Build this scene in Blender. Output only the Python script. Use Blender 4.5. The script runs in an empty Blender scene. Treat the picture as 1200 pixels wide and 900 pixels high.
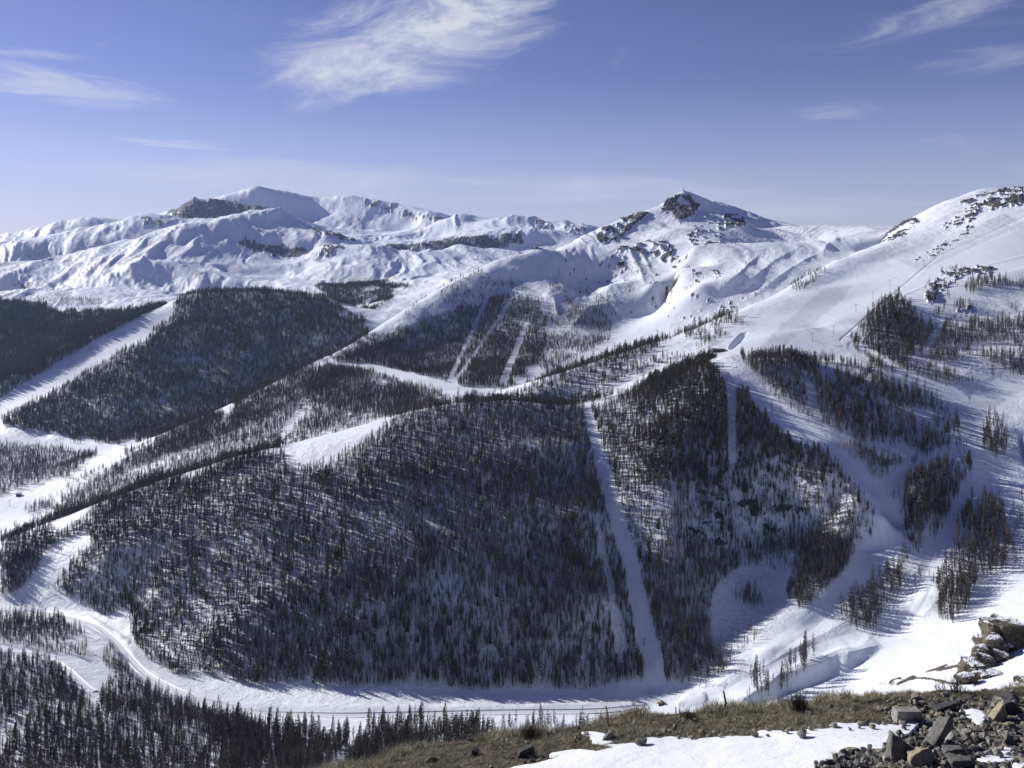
import bpy, bmesh, math, random, time
import numpy as np
from mathutils import Vector, Matrix
T0=time.time()
SC=bpy.context.scene; COL=SC.collection
R=math.radians
# ------------------------------------------------------------------ camera, sky, sun, exposure
cam=bpy.data.cameras.new('camera'); camo=bpy.data.objects.new('camera',cam); COL.objects.link(camo)
camo.location=(0,0,0); camo.rotation_euler=(R(90),0,0)
cam.sensor_width=36; cam.lens=31.2; cam.shift_y=-160/1200
cam.clip_start=.1; cam.clip_end=40000
SC.camera=camo
SUN_AZ,SUN_EL=57,23          # degrees left of the view direction, and above the horizon
sd=Vector((-math.sin(R(SUN_AZ))*math.cos(R(SUN_EL)),math.cos(R(SUN_AZ))*math.cos(R(SUN_EL)),math.sin(R(SUN_EL))))
sl=bpy.data.lights.new('sun','SUN'); sl.energy=5.0; sl.angle=R(.55); sl.color=(1,.965,.92)
so=bpy.data.objects.new('sun',sl); COL.objects.link(so); so.rotation_euler=sd.to_track_quat('Z','Y').to_euler()
SC.view_settings.view_transform='Standard'; SC.view_settings.look='None'; SC.view_settings.exposure=0.45; SC.view_settings.gamma=1
try: SC.cycles.use_denoising=True
except Exception: pass
SC.cycles.max_bounces=6; SC.cycles.volume_bounces=1; SC.cycles.diffuse_bounces=1; SC.cycles.transparent_max_bounces=8

def N(nt,t,loc=None,**k):
    n=nt.nodes.new(t)
    for a,b in k.items():
        if a.startswith('i_'):
            key=a[2:]; key=int(key) if key.isdigit() else key.replace('_',' ')
            n.inputs[key].default_value=b
        else: setattr(n,a,b)
    return n
def math_(nt,op,a,b=None,c=None,clamp=False):
    n=nt.nodes.new('ShaderNodeMath'); n.operation=op; n.use_clamp=clamp
    for i,x in enumerate((a,b,c)):
        if x is None: continue
        if isinstance(x,(int,float)): n.inputs[i].default_value=x
        else: nt.links.new(x,n.inputs[i])
    return n.outputs[0]
def smooth(nt,x,a,b):
    n=nt.nodes.new('ShaderNodeMapRange'); n.interpolation_type='SMOOTHSTEP'
    nt.links.new(x,n.inputs[0]); n.inputs[1].default_value=a; n.inputs[2].default_value=b
    return n.outputs[0]
def mixc(nt,f,a,b):
    n=nt.nodes.new('ShaderNodeMix'); n.data_type='RGBA'
    for i,x in ((0,f),(6,a),(7,b)):
        if isinstance(x,(int,float)): n.inputs[i].default_value=x
        elif isinstance(x,tuple): n.inputs[i].default_value=(*x,1) if len(x)==3 else x
        else: nt.links.new(x,n.inputs[i])
    return n.outputs[2]

W=bpy.data.worlds.new('World'); SC.world=W; W.use_nodes=True; nt=W.node_tree; nt.nodes.clear()
sky=N(nt,'ShaderNodeTexSky',sky_type='NISHITA'); sky.sun_disc=False
sky.sun_elevation=R(SUN_EL); sky.sun_rotation=R(-SUN_AZ); sky.altitude=2300; sky.air_density=1.0; sky.dust_density=0.8; sky.ozone_density=3.2
tint=N(nt,'ShaderNodeMix',data_type='RGBA',blend_type='MULTIPLY'); tint.inputs[0].default_value=1; tint.inputs[7].default_value=(1.10,.86,1.15,1)
nt.links.new(sky.outputs[0],tint.inputs[6])
tc=N(nt,'ShaderNodeTexCoord'); sep=N(nt,'ShaderNodeSeparateXYZ'); nt.links.new(tc.outputs['Generated'],sep.inputs[0])
dx,dy,dz=sep.outputs
# azimuth (radians, + right) and elevation (radians) of the direction looked in
azi=math_(nt,'ARCTAN2',dx,dy); ele=math_(nt,'ARCSINE',dz)
def cloud(az,el,ra,re,tilt,sx,sy,lo,hi,amt,seed):
    """one wisp of cirrus: a soft ellipse in the sky filled with streaky noise"""
    a=math_(nt,'SUBTRACT',azi,az); e=math_(nt,'SUBTRACT',ele,el)
    c,s=math.cos(tilt),math.sin(tilt)
    p=math_(nt,'ADD',math_(nt,'MULTIPLY',a,c),math_(nt,'MULTIPLY',e,s))
    q=math_(nt,'SUBTRACT',math_(nt,'MULTIPLY',e,c),math_(nt,'MULTIPLY',a,s))
    v=N(nt,'ShaderNodeCombineXYZ'); nt.links.new(math_(nt,'MULTIPLY',p,sx),v.inputs[0]); nt.links.new(math_(nt,'MULTIPLY',q,sy),v.inputs[1]); v.inputs[2].default_value=seed
    nz=N(nt,'ShaderNodeTexNoise'); nz.inputs['Scale'].default_value=1; nz.inputs['Detail'].default_value=9; nz.inputs['Roughness'].default_value=.68; nz.inputs['Distortion'].default_value=.9
    nt.links.new(v.outputs[0],nz.inputs['Vector'])
    d=math_(nt,'ADD',math_(nt,'POWER',math_(nt,'ABSOLUTE',math_(nt,'DIVIDE',p,ra)),2.0),math_(nt,'POWER',math_(nt,'ABSOLUTE',math_(nt,'DIVIDE',q,re)),2.0))
    body=math_(nt,'SUBTRACT',1.0,d,clamp=True)
    dens=math_(nt,'ADD',nz.outputs[0],math_(nt,'MULTIPLY',math_(nt,'SUBTRACT',body,1.0),.42))
    return math_(nt,'MULTIPLY',smooth(nt,dens,lo,hi),amt)
def ang(u,v):
    x,z=(u-600)/1040,(290-v)/1040
    return math.atan(x), math.atan2(z,math.hypot(1,x))
cl=None
CLOUDS=[(485,48,.21,.075,.20,8,18,.18,.68,.85,1.3),(420,80,.14,.045,.3,9,20,.22,.62,.6,4.9),(560,12,.12,.04,.1,9,24,.22,.62,.7,7.7),(60,100,.14,.024,-.10,8,50,.22,.66,.75,3.1),(210,168,.10,.007,-.04,8,120,.28,.62,.6,5.2),(1110,15,.16,.024,.22,7,44,.24,.74,.55,9.4),(1165,68,.10,.022,.05,8,44,.24,.76,.5,2.6),(985,130,.07,.014,.02,11,55,.26,.78,.5,6.1),(380,212,.34,.034,-.03,3.5,34,.18,.75,.55,4.4),(720,222,.30,.028,-.02,3.5,36,.2,.75,.45,8.4),(30,62,.10,.008,0,10,90,.26,.66,.45,1.9),(900,245,.26,.018,.0,4,50,.22,.75,.45,2.2)]
for (u,v,ra,re,tilt,sx,sy,lo,hi,amt,seed) in CLOUDS:
    a,e=ang(u,v); c=cloud(a,e,ra,re,tilt,sx,sy,lo,hi,amt,seed)
    cl=c if cl is None else math_(nt,'ADD',cl,c,clamp=True)
# thin veil lying low over the horizon, brighter toward the sun's side
low=math_(nt,'SUBTRACT',1.0,smooth(nt,ele,-.02,.20))
veil=math_(nt,'MULTIPLY',low,.58)
skyc=mixc(nt,veil,tint.outputs[2],(7.2,8.0,9.7))
skyc=mixc(nt,cl,skyc,(8.9,9.2,10.3))
bg=N(nt,'ShaderNodeBackground'); bg.inputs[1].default_value=.054; nt.links.new(skyc,bg.inputs[0])
wo=N(nt,'ShaderNodeOutputWorld'); nt.links.new(bg.outputs[0],wo.inputs[0])

# ------------------------------------------------------------------ the lie of the land: crest, foot and slope lines as (lateral, vertical, depth)
F,CX,V0=1040.,600.,290.
LN=1.6
# polylines: lists of (u,v,y) ; far field
FAR=[
 # hidden near slope
 [(-350,1100,250),(0,1100,250),(400,1100,250),(800,1090,250),(1200,1060,250),(1550,1000,250)],
 [(-350,980,500),(0,970,500),(300,965,500),(600,960,500),(900,930,500),(1200,890,500),(1550,840,500)],
 [(-350,900,650),(0,900,650),(150,905,650),(300,910,650),(450,900,680),(600,890,700),(800,870,700)],
 [(-350,790,850),(0,815,830),(100,830,800),(200,850,780),(300,868,760),(400,870,770),(500,868,770),(600,862,770),(700,858,770)],
 [(-350,745,980),(0,768,970),(50,770,960),(80,782,930),(110,805,880),(150,828,850)],
 [(0,745,1060),(60,745,1060),(100,750,1040)],
 # road
 [(-350,695,1250),(-100,712,1200),(0,718,1180),(60,722,1160),(100,730,1120),(130,745,1070),(145,765,1010),(160,785,970),(185,800,930),(230,818,890),(300,838,850),(400,840,840),(500,838,840),(600,836,840),(700,835,840),(760,830,845),(800,826,840),(850,822,832)],
 # hill foot
 [(-100,700,1220),(0,708,1210),(60,712,1190),(110,718,1150),(150,735,1100),(175,765,1020),(215,792,960),(300,808,920),(400,808,900),(500,806,895),(600,806,890),(700,806,885),(760,806,878),(800,806,868),(850,793,858),(900,765,868),(930,740,902),(960,705,940),(1000,665,975),(1024,640,1002)],
 # hill middle
 [(180,700,1105),(300,710,1010),(450,705,970),(600,700,958),(700,700,952)],
 [(120,650,1190),(300,620,1110),(450,600,1080),(600,600,1060),(680,600,1055)],
 [(160,600,1250),(300,560,1210),(450,530,1200),(600,520,1195),(670,520,1195)],
 # piste gully
 [(695,500,1270),(705,540,1170),(720,590,1085),(735,640,1030),(750,700,968),(765,770,905)],
 # right spur
 [(785,760,903),(790,700,960),(785,620,1028),(780,560,1092),(790,500,1180)],
 [(845,745,922),(850,690,982),(850,640,1036),(850,560,1110)],
 [(900,705,968),(905,640,1050),(910,590,1080),(900,545,1108)],
 [(950,660,992),(962,620,1032),(980,590,1045)],
 # main ridge
 [(-350,720,1330),(-100,672,1330),(0,640,1330),(50,618,1330),(100,598,1320),(150,580,1310),(200,563,1300),(250,545,1295),(300,530,1290),(350,520,1295),(400,507,1300),(440,495,1310),(480,482,1330),(530,472,1345),(600,470,1350),(660,477,1345),(695,482,1335),(740,462,1370),(800,435,1385),(835,420,1370),(860,415,1360)],
 # behind main ridge (hidden drop)
 [(-350,710,1500),(-100,668,1500),(0,640,1500),(100,604,1500),(200,572,1480),(300,545,1470),(400,524,1470),(480,500,1470),(540,480,1490),(600,478,1470),(650,476,1470),(700,468,1450)],
 # ridge edge right
 [(840,440,1280),(870,480,1200),(900,505,1150),(940,530,1100),(980,556,1060),(1010,580,1035),(1035,608,1012)],
 # piste behind edge
 [(880,455,1250),(900,472,1215),(930,495,1165),(960,518,1120),(1000,552,1075),(1035,590,1040),(1054,622,1020)],
 [(1020,668,985),(990,692,955),(950,732,912),(905,772,872)],
 # terrace edge and wall
 [(850,824,828),(880,817,832),(910,808,836),(940,797,842),(970,786,848),(1000,774,852),(1025,760,860)],
 # right piste
 [(800,850,800),(860,846,798),(950,834,788),(1050,790,800),(1100,762,808),(1200,722,822),(1350,680,840),(1550,620,880)],
 [(1060,735,894),(1100,725,885),(1150,700,900),(1200,668,920),(1350,600,960),(1550,520,1000)],
 # ribs
 [(1060,700,932),(1070,650,978),(1085,600,1020),(1090,560,1085)],
 [(1082,700,915),(1105,640,985),(1125,590,1055),(1140,550,1100)],
 [(1110,690,925),(1125,650,965),(1135,600,1035),(1160,560,1090)],
 [(1150,680,925),(1168,640,970),(1185,590,1040),(1195,560,1085)],
 [(1185,660,935),(1200,620,990),(1230,560,1080),(1350,500,1150),(1550,440,1200)],
 # right pistes mid
 [(1080,560,1090),(1110,530,1130),(1130,500,1180),(1150,465,1260),(1200,440,1310),(1350,400,1350),(1550,350,1400)],
 [(1050,540,1110),(1050,480,1215),(1050,440,1310),(1050,400,1450)],
 [(980,500,1160),(960,460,1240),(950,430,1320),(1000,470,1230)],
 [(1000,418,1400),(950,420,1400),(900,420,1400),(870,420,1370)],
 [(1150,420,1360),(1100,380,1530),(1180,370,1550),(1350,330,1600),(1550,290,1600)],
 [(1000,350,1720),(960,362,1670),(920,372,1630),(950,385,1545),(1000,385,1510),(1050,360,1600),(900,395,1500)],
 [(1100,322,1770),(1150,318,1740),(1200,315,1710),(1350,290,1850),(1550,250,1850)],
 [(978,332,1860),(1010,313,1960),(1040,305,2010)],
 [(1060,295,2050),(1100,280,2090),(1150,265,2070),(1200,262,2020)],
 # R2 edge
 [(620,466,1480),(650,442,1540),(700,424,1590),(750,406,1640),(800,393,1650),(850,371,1700),(900,350,1800),(933,331,1900),(967,312,2050),(1017,298,2250)],
 [(650,452,1720),(700,435,1760),(750,425,1800),(800,412,1850),(850,395,1900),(900,372,2000),(960,345,2200),(1010,318,2400)],
 # right rocky ridge
 [(1017,298,2250),(1040,276,2350),(1060,262,2400),(1085,247,2450),(1105,239,2450),(1140,226,2450),(1165,221,2450),(1200,223,2400),(1350,200,2350),(1550,170,2300)],
 [(1040,310,2700),(1100,280,2750),(1165,260,2800),(1350,250,2800),(1550,230,2800)],
 # central bowl floor
 [(790,350,2700),(760,372,2560),(730,395,2350),(690,415,2150),(650,437,1980),(610,458,1800)],
 [(850,345,2450),(900,330,2480),(960,310,2560),(1010,296,2650)],
 # central peak faces
 [(690,300,2990),(712,301,2980),(735,292,3030),(760,288,3050),(780,287,3050),(792,300,2900),(797,316,2750)],
 [(715,335,2760),(740,338,2740),(757,337,2700),(785,324,2680),(800,328,2600)],
 [(700,276,3240),(730,276,3200),(760,270,3220),(745,284,3120)],
 [(800,290,2820),(830,300,2740),(860,310,2640),(820,335,2480),(870,325,2500)],
 [(800,254,3290),(820,260,3220),(838,266,3160),(790,270,3120),(845,285,2960)],
 [(900,295,3000),(930,290,3000),(960,284,3000)],
 # central silhouette
 [(628,296,3000),(650,294,3070),(670,284,3200),(690,275,3270),(720,262,3350),(740,256,3380),(757,249,3420),(773,243,3460),(783,237,3490),(790,230,3500),(801,225,3500),(811,229,3500),(820,237,3480),(836,252,3430),(850,255,3400),(862,254,3380),(870,258,3360),(876,268,3340),(887,277,3320),(900,272,3300),(920,267,3250),(960,265,3200),(1000,271,3000),(1030,273,2850),(1045,275,2700)],
 [(800,262,3700),(815,246,3680),(826,238,3690),(833,236,3700),(840,232,3720),(850,240,3740),(862,249,3750),(875,259,3750),(892,266,3720),(905,264,3700)],
 [(650,315,3600),(700,300,3700),(760,285,3900),(800,275,4100),(850,275,4200),(900,285,4000),(960,290,3900),(1030,295,3600),(1200,290,3600),(1550,280,3600)],
 # knob
 [(628,296,3000),(590,303,2920),(560,316,2840),(520,335,2740),(480,360,2640),(440,386,2500),(400,411,2400),(350,432,2330),(300,458,2240),(260,478,2150),(180,512,2000),(110,556,1860),(60,588,1780)],
 [(640,320,2870),(648,345,2690),(655,372,2540),(640,400,2390)],
 [(600,330,2790),(565,360,2640),(520,390,2500),(480,410,2380)],
 [(560,420,2250),(600,400,2420),(520,430,2180),(470,430,2200)],
 [(430,440,2080),(490,447,1950),(530,458,1850),(560,466,1720)],
 [(380,450,2080),(330,480,1950),(270,505,1880),(200,535,1790)],
 [(640,440,1950),(600,462,1750),(540,467,1680)],
 [(690,330,2900),(700,365,2620),(680,390,2420)],
 # valley left beyond hill
 [(-350,640,1750),(-100,612,1750),(0,602,1750),(50,600,1720)],
 [(-350,560,2000),(-100,560,2000),(0,556,2000),(60,548,2030),(100,535,2100)],
 [(-350,520,2350),(-100,515,2350),(0,512,2330),(80,516,2280),(130,520,2180)],
 # behind R3
 [(180,515,2120),(260,490,2330),(320,465,2450),(400,425,2650),(450,395,2800),(500,370,3000),(560,345,3200),(620,320,3300)],
 # dome
 [(150,470,2480),(200,450,2580),(250,430,2700),(330,400,2850),(380,395,2850)],
 [(200,400,2850),(260,380,2980),(330,365,3050),(400,380,2950)],
 [(195,357,3230),(215,348,3290),(240,343,3330),(290,340,3350),(340,343,3330),(380,350,3250),(410,362,3120),(430,380,2950)],
 [(60,480,2470),(120,440,2680),(160,405,2850),(195,370,3100)],
 [(0,478,2560),(60,440,2720),(110,412,2850),(160,380,3030)],
 [(-350,560,2450),(-100,490,2620),(0,448,2700),(50,424,2800),(100,400,2920),(150,376,3060),(195,357,3230)],
 [(-350,560,2800),(-100,480,2900),(0,445,3050),(50,425,3100),(100,405,3200),(150,382,3350)],
 [(-350,420,3300),(-100,410,3500),(0,400,3500),(60,392,3550),(100,385,3600),(150,370,3650)],
 [(-350,370,3900),(-100,365,3900),(0,362,3900),(60,363,3900),(120,360,3900),(190,353,3900)],
 [(-350,345,4400),(-100,342,4400),(0,342,4400),(60,340,4400),(120,338,4400),(180,343,4300),(220,348,4200)],
 [(250,360,3700),(300,360,3750),(360,360,3700),(420,375,3400)],
 [(380,345,3900),(440,340,3900),(480,345,3700),(420,360,3500),(450,365,3300)],
 [(300,344,4300),(360,338,4200),(430,333,4200),(500,330,4000),(540,330,3600)],
 # C hills
 [(-350,355,4900),(-100,350,4900),(0,345,4900),(100,345,4700),(200,345,4600),(300,342,4600)],
 [(-350,335,4950),(0,327,4950),(20,325,4960),(40,332,4900)],
 [(45,332,4900),(80,318,5020),(110,308,5120),(140,298,5250),(165,288,5380),(185,277,5520),(202,269,5620),(220,264,5700),(245,262,5760),(275,262,5820),(300,256,5900),(315,250,5970),(326,246,6050),(340,252,6020),(350,258,5980),(365,268,5900),(390,277,5820),(415,283,5750)],
 [(135,326,4800),(155,316,4850),(175,308,4900),(200,312,4860),(220,322,4780),(240,336,4650)],
 [(205,285,5400),(232,285,5450),(210,300,5150),(240,300,5300),(240,318,4950),(290,325,4900)],
 [(280,270,5720),(300,270,5800),(330,262,5900),(330,275,5700),(350,285,5560)],
 [(281,283,5600),(290,281,5600),(300,286,5570),(315,292,5540),(340,292,5530),(361,296,5500)],
 [(281,290,5570),(300,295,5540),(315,300,5510),(340,300,5500),(361,303,5470)],
 [(280,305,5350),(320,312,5250),(350,318,5150),(330,330,4900)],
 [(345,325,5000),(362,310,5200),(380,300,5300),(397,290,5400),(410,300,5250)],
 [(350,336,4700),(375,322,4900),(400,304,5150),(420,293,5300),(440,297,5250),(460,305,5150),(480,315,5000),(497,326,4800)],
 [(420,315,4950),(450,322,4850),(400,330,4650),(120,335,4750)],
 [(485,318,4900),(500,308,5100),(520,298,5350),(536,290,5600),(548,297,5450),(566,308,5250)],
 [(535,320,4800),(500,332,4500),(580,320,4600)],
 # B range
 [(-350,310,6350),(-100,303,6450),(0,296,6500),(20,287,6550),(32,284,6600),(50,287,6600),(75,284,6650),(95,279,6700),(110,278,6750),(125,279,6700),(133,270,6850),(145,262,6950),(160,256,7050),(175,251,7150),(190,253,7200),(202,256,7200)],
 [(-350,345,6100),(0,326,6180),(40,331,6150),(80,318,6300),(120,303,6420),(160,290,6600),(190,275,6780),(215,268,6900)],
 [(230,262,7000),(280,262,7000)],
 # cliff block
 [(202,253,7620),(204,244,7650),(210,239,7660),(226,237,7650),(240,235,7660),(252,238,7640),(270,241,7650),(290,245,7630),(305,247,7600),(318,249,7600)],
 [(204,256,7560),(226,257,7540),(245,261,7500),(265,262,7480),(290,258,7480),(318,254,7500)],
 [(-350,305,7600),(0,300,7600),(60,296,7600),(100,290,7600),(150,278,7700),(180,264,7750)],
 # cliff band
 [(430,291,6250),(445,291,6300),(480,292,6330),(495,287,6340),(530,286,6370),(545,283,6400),(580,279,6420),(613,275,6440),(640,272,6450)],
 [(430,297,6210),(460,299,6230),(495,297,6270),(530,294,6300),(560,291,6330),(613,286,6370),(640,284,6370)],
 [(450,305,5900),(480,310,5700),(560,304,6000),(600,302,6000),(640,296,6000)],
 [(430,279,7000),(460,276,7050),(480,272,7200),(500,276,7000),(560,272,6800),(600,267,6800)],
 [(455,282,6700),(520,280,6700)],
 # D ridge
 [(521,259,7200),(530,254,7200),(540,252,7200),(552,257,7150),(562,260,7100),(580,258,7000),(600,255,6950),(615,257,6900),(625,261,6850),(632,258,6850),(640,262,6800),(650,268,6700),(665,267,6700),(683,266,6700),(697,273,6600)],
 [(540,266,8300),(600,268,8000),(650,276,7600),(700,285,7500)],
 # A ridge
 [(-350,295,8500),(0,280,8500),(25,278,8500),(40,271,8500),(60,264,8500),(80,260,8500),(100,258,8500),(118,260,8500),(138,263,8500),(150,270,8500)],
 [(0,290,8250),(60,284,8250),(120,278,8250)],
 [(200,262,8600),(245,239,8900),(268,228,9000),(282,224,9000),(293,218,9000),(302,220,9000),(325,228,9000),(355,234,9000),(380,234,9000),(403,231,8950),(420,233,8900),(440,240,8750),(455,243,8700),(475,242,8650),(490,247,8500),(505,251,8350),(521,259,8200)],
 [(300,245,8830),(320,250,8840),(345,258,8800),(365,263,8760),(382,256,8600),(400,250,8750),(440,262,8450),(480,268,8250),(505,270,8050)],
 [(370,270,8200),(410,268,8100),(440,272,7900),(400,277,7500)],
 [(-350,310,9800),(0,300,9800),(250,270,9900),(300,262,10000),(400,270,9800),(520,285,9500),(700,295,9000),(1000,320,8000),(1550,320,8000)],
 [(800,300,6500),(1000,320,5500),(1550,320,5500)],
]
NEAR=[
 [(-700,1500,4.5),(0,1480,4.5),(600,1450,4.5),(1200,1400,4.5),(1900,1350,4.5)],
 [(-700,1150,9.5),(0,1100,9.5),(600,1000,9.5),(900,960,9.5),(1200,930,9.5),(1900,900,9.5)],
 [(-700,1100,11.8),(0,1050,11.8),(300,1000,11.8),(600,932,11.6),(800,902,11.6),(1000,882,11.5),(1200,870,11.5),(1900,850,11.5)],
 [(0,1020,14),(300,950,13.8),(450,912,13.4),(600,884,13.2),(700,870,13.2),(800,862,13.2),(900,852,13.2),(1000,842,13.2),(1100,836,13.2),(1200,828,13.2),(1900,810,13.2)],
 [(-700,1200,17),(0,1010,16.5),(300,930,16),(400,904,15.8),(500,880,15.5),(600,862,15),(700,849,15),(800,838,15),(900,827,15),(1000,818,15),(1130,810,15),(1200,804,15),(1500,785,15),(1900,775,15)],
 [(-700,1260,19),(0,1070,19),(300,990,19),(500,940,18.5),(600,925,18),(800,900,18),(1000,875,18),(1200,862,18),(1900,840,18)],
 [(-700,1300,30),(0,1150,30),(600,1000,30),(900,960,30),(1000,920,30),(1200,895,30),(1900,860,30)],
 [(0,1200,60),(600,1050,60),(900,925,60),(1000,850,60),(1100,828,60),(1200,812,62),(1500,760,62),(1900,740,62)],
 [(600,1050,80),(850,930,80),(950,835,80),(990,813,80),(1020,804,80),(1050,795,80),(1090,785,80),(1130,772,80),(1165,752,80),(1200,738,80),(1500,640,80),(1900,600,80)],
 [(600,1060,105),(900,980,105),(1010,880,105),(1100,850,105),(1200,810,105),(1500,730,105),(1900,700,105)],
 [(-700,1200,120),(0,1150,120),(600,1060,140),(900,1040,140),(1200,960,140),(1900,860,140)],
 [(-700,1130,262),(0,1110,262),(400,1110,262),(800,1100,262),(1200,1070,262),(1900,1000,262)],
]
def densify(lines,step=20.):
    P=[]
    for L in lines:
        for a,b in zip(L[:-1],L[1:]):
            a=np.array(a,float);b=np.array(b,float)
            d=math.hypot((b[0]-a[0]),(math.log(b[2]/a[2]))*F*LN)
            n=max(1,int(round(d/ (step if -20<a[0]<1220 else 90))))
            for i in range(n):
                P.append(a+(b-a)*i/n)
        P.append(np.array(L[-1],float))
    P=np.array(P)
    q=np.stack([P[:,0]/F,np.log(P[:,2])*LN],1)
    keep=[]
    for i in range(len(P)):
        if all(np.hypot(*(q[i]-q[j]))>0.012 for j in keep): keep.append(i)
    return P[keep],q[keep]
def rbf_fit(lines,c=0.009,smooth=2e-4):
    P,q=densify(lines)
    n=len(P)
    D=np.sqrt(((q[:,None]-q[None])**2).sum(-1)+c*c)
    A=np.zeros((n+3,n+3));A[:n,:n]=D-smooth*np.eye(n)
    A[:n,n]=1;A[:n,n+1:]=q;A[n:,:n]=A[:n,n:].T
    w=np.linalg.solve(A,np.r_[P[:,1]/F,0,0,0])
    return q,w,c
def rbf_eval(m,U,Y):
    q,w,c=m;n=len(q)
    a=(U/F).ravel();b=(np.log(Y)*LN).ravel();out=np.empty(len(a))
    q32=q.astype(np.float32);w32=w[:n].astype(np.float64)
    for i in range(0,len(a),20000):
        d=np.sqrt((a[i:i+20000,None].astype(np.float32)-q32[:,0])**2+(b[i:i+20000,None].astype(np.float32)-q32[:,1])**2+np.float32(c*c))
        out[i:i+20000]=d@w[:n].astype(np.float32)+w[n]+w[n+1]*a[i:i+20000]+w[n+2]*b[i:i+20000]
    return (out*F).reshape(U.shape)
print('rbf',round(time.time()-T0,1))
# ------------------------------------------------------------------ noise
def _hash(ix,iy,seed):
    h=(ix.astype(np.int64)*374761393+iy.astype(np.int64)*668265263+seed*974634777)&0xffffffff
    h=((h^(h>>13))*1274126177)&0xffffffff
    return ((h^(h>>16))&0xffff)/65535.0
def vnoise(x,y,seed=0):
    ix=np.floor(x);iy=np.floor(y);fx=x-ix;fy=y-iy
    fx=fx*fx*fx*(fx*(fx*6-15)+10);fy=fy*fy*fy*(fy*(fy*6-15)+10)
    a=_hash(ix,iy,seed);b=_hash(ix+1,iy,seed);c=_hash(ix,iy+1,seed);d=_hash(ix+1,iy+1,seed)
    return ((a*(1-fx)+b*fx)*(1-fy)+(c*(1-fx)+d*fx)*fy)*2-1
def fbm(x,y,lam,octv,seed=0,gain=.5,ridged=False):
    s=0;a=1;t=0
    c,sn=math.cos(.6),math.sin(.6)
    for k in range(octv):
        n=vnoise(x/lam+k*17.3,y/lam-k*9.1,seed+k)
        if ridged: n=1-2*np.abs(n)
        s=s+a*n;t+=a;a*=gain;lam*=.5
        x,y=x*c-y*sn,x*sn+y*c
    return s/t
def inpoly(px,py,poly):
    c=np.zeros(px.shape,bool);n=len(poly)
    for i in range(n):
        x1,y1=poly[i];x2,y2=poly[(i+1)%n]
        if y1==y2: continue
        c^=((y1>py)!=(y2>py))&(px<(x2-x1)*(py-y1)/(y2-y1)+x1)
    return c
def linedist(px,py,line):
    """distance / local half width along a polyline of (u,v,width)"""
    best=np.full(px.shape,9.)
    for (x1,y1,w1),(x2,y2,w2) in zip(line[:-1],line[1:]):
        dx_,dy_=x2-x1,y2-y1;t=np.clip(((px-x1)*dx_+(py-y1)*dy_)/(dx_*dx_+dy_*dy_),0,1)
        best=np.minimum(best,np.hypot(px-x1-t*dx_,py-y1-t*dy_)/((w1+(w2-w1)*t)*.5))
    return best
# ------------------------------------------------------------------ the far terrain as one height field
us=np.concatenate([np.arange(-340,-6,8.),np.arange(-6,1206,1.2),np.arange(1206,1540,8.)])
def seg(a,b,n): return np.exp(np.linspace(math.log(a),math.log(b),n,endpoint=False))
ys=np.concatenate([seg(250,760,50),seg(760,1420,310),seg(1420,3600,230),seg(3600,9900,150)])
U,Y=np.meshgrid(us,ys)
mdl=rbf_fit(FAR)
V=rbf_eval(mdl,U,Y)
X=(U-CX)/F*Y; Z=(V0-V)/F*Y
print('field',round(time.time()-T0,1))
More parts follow.
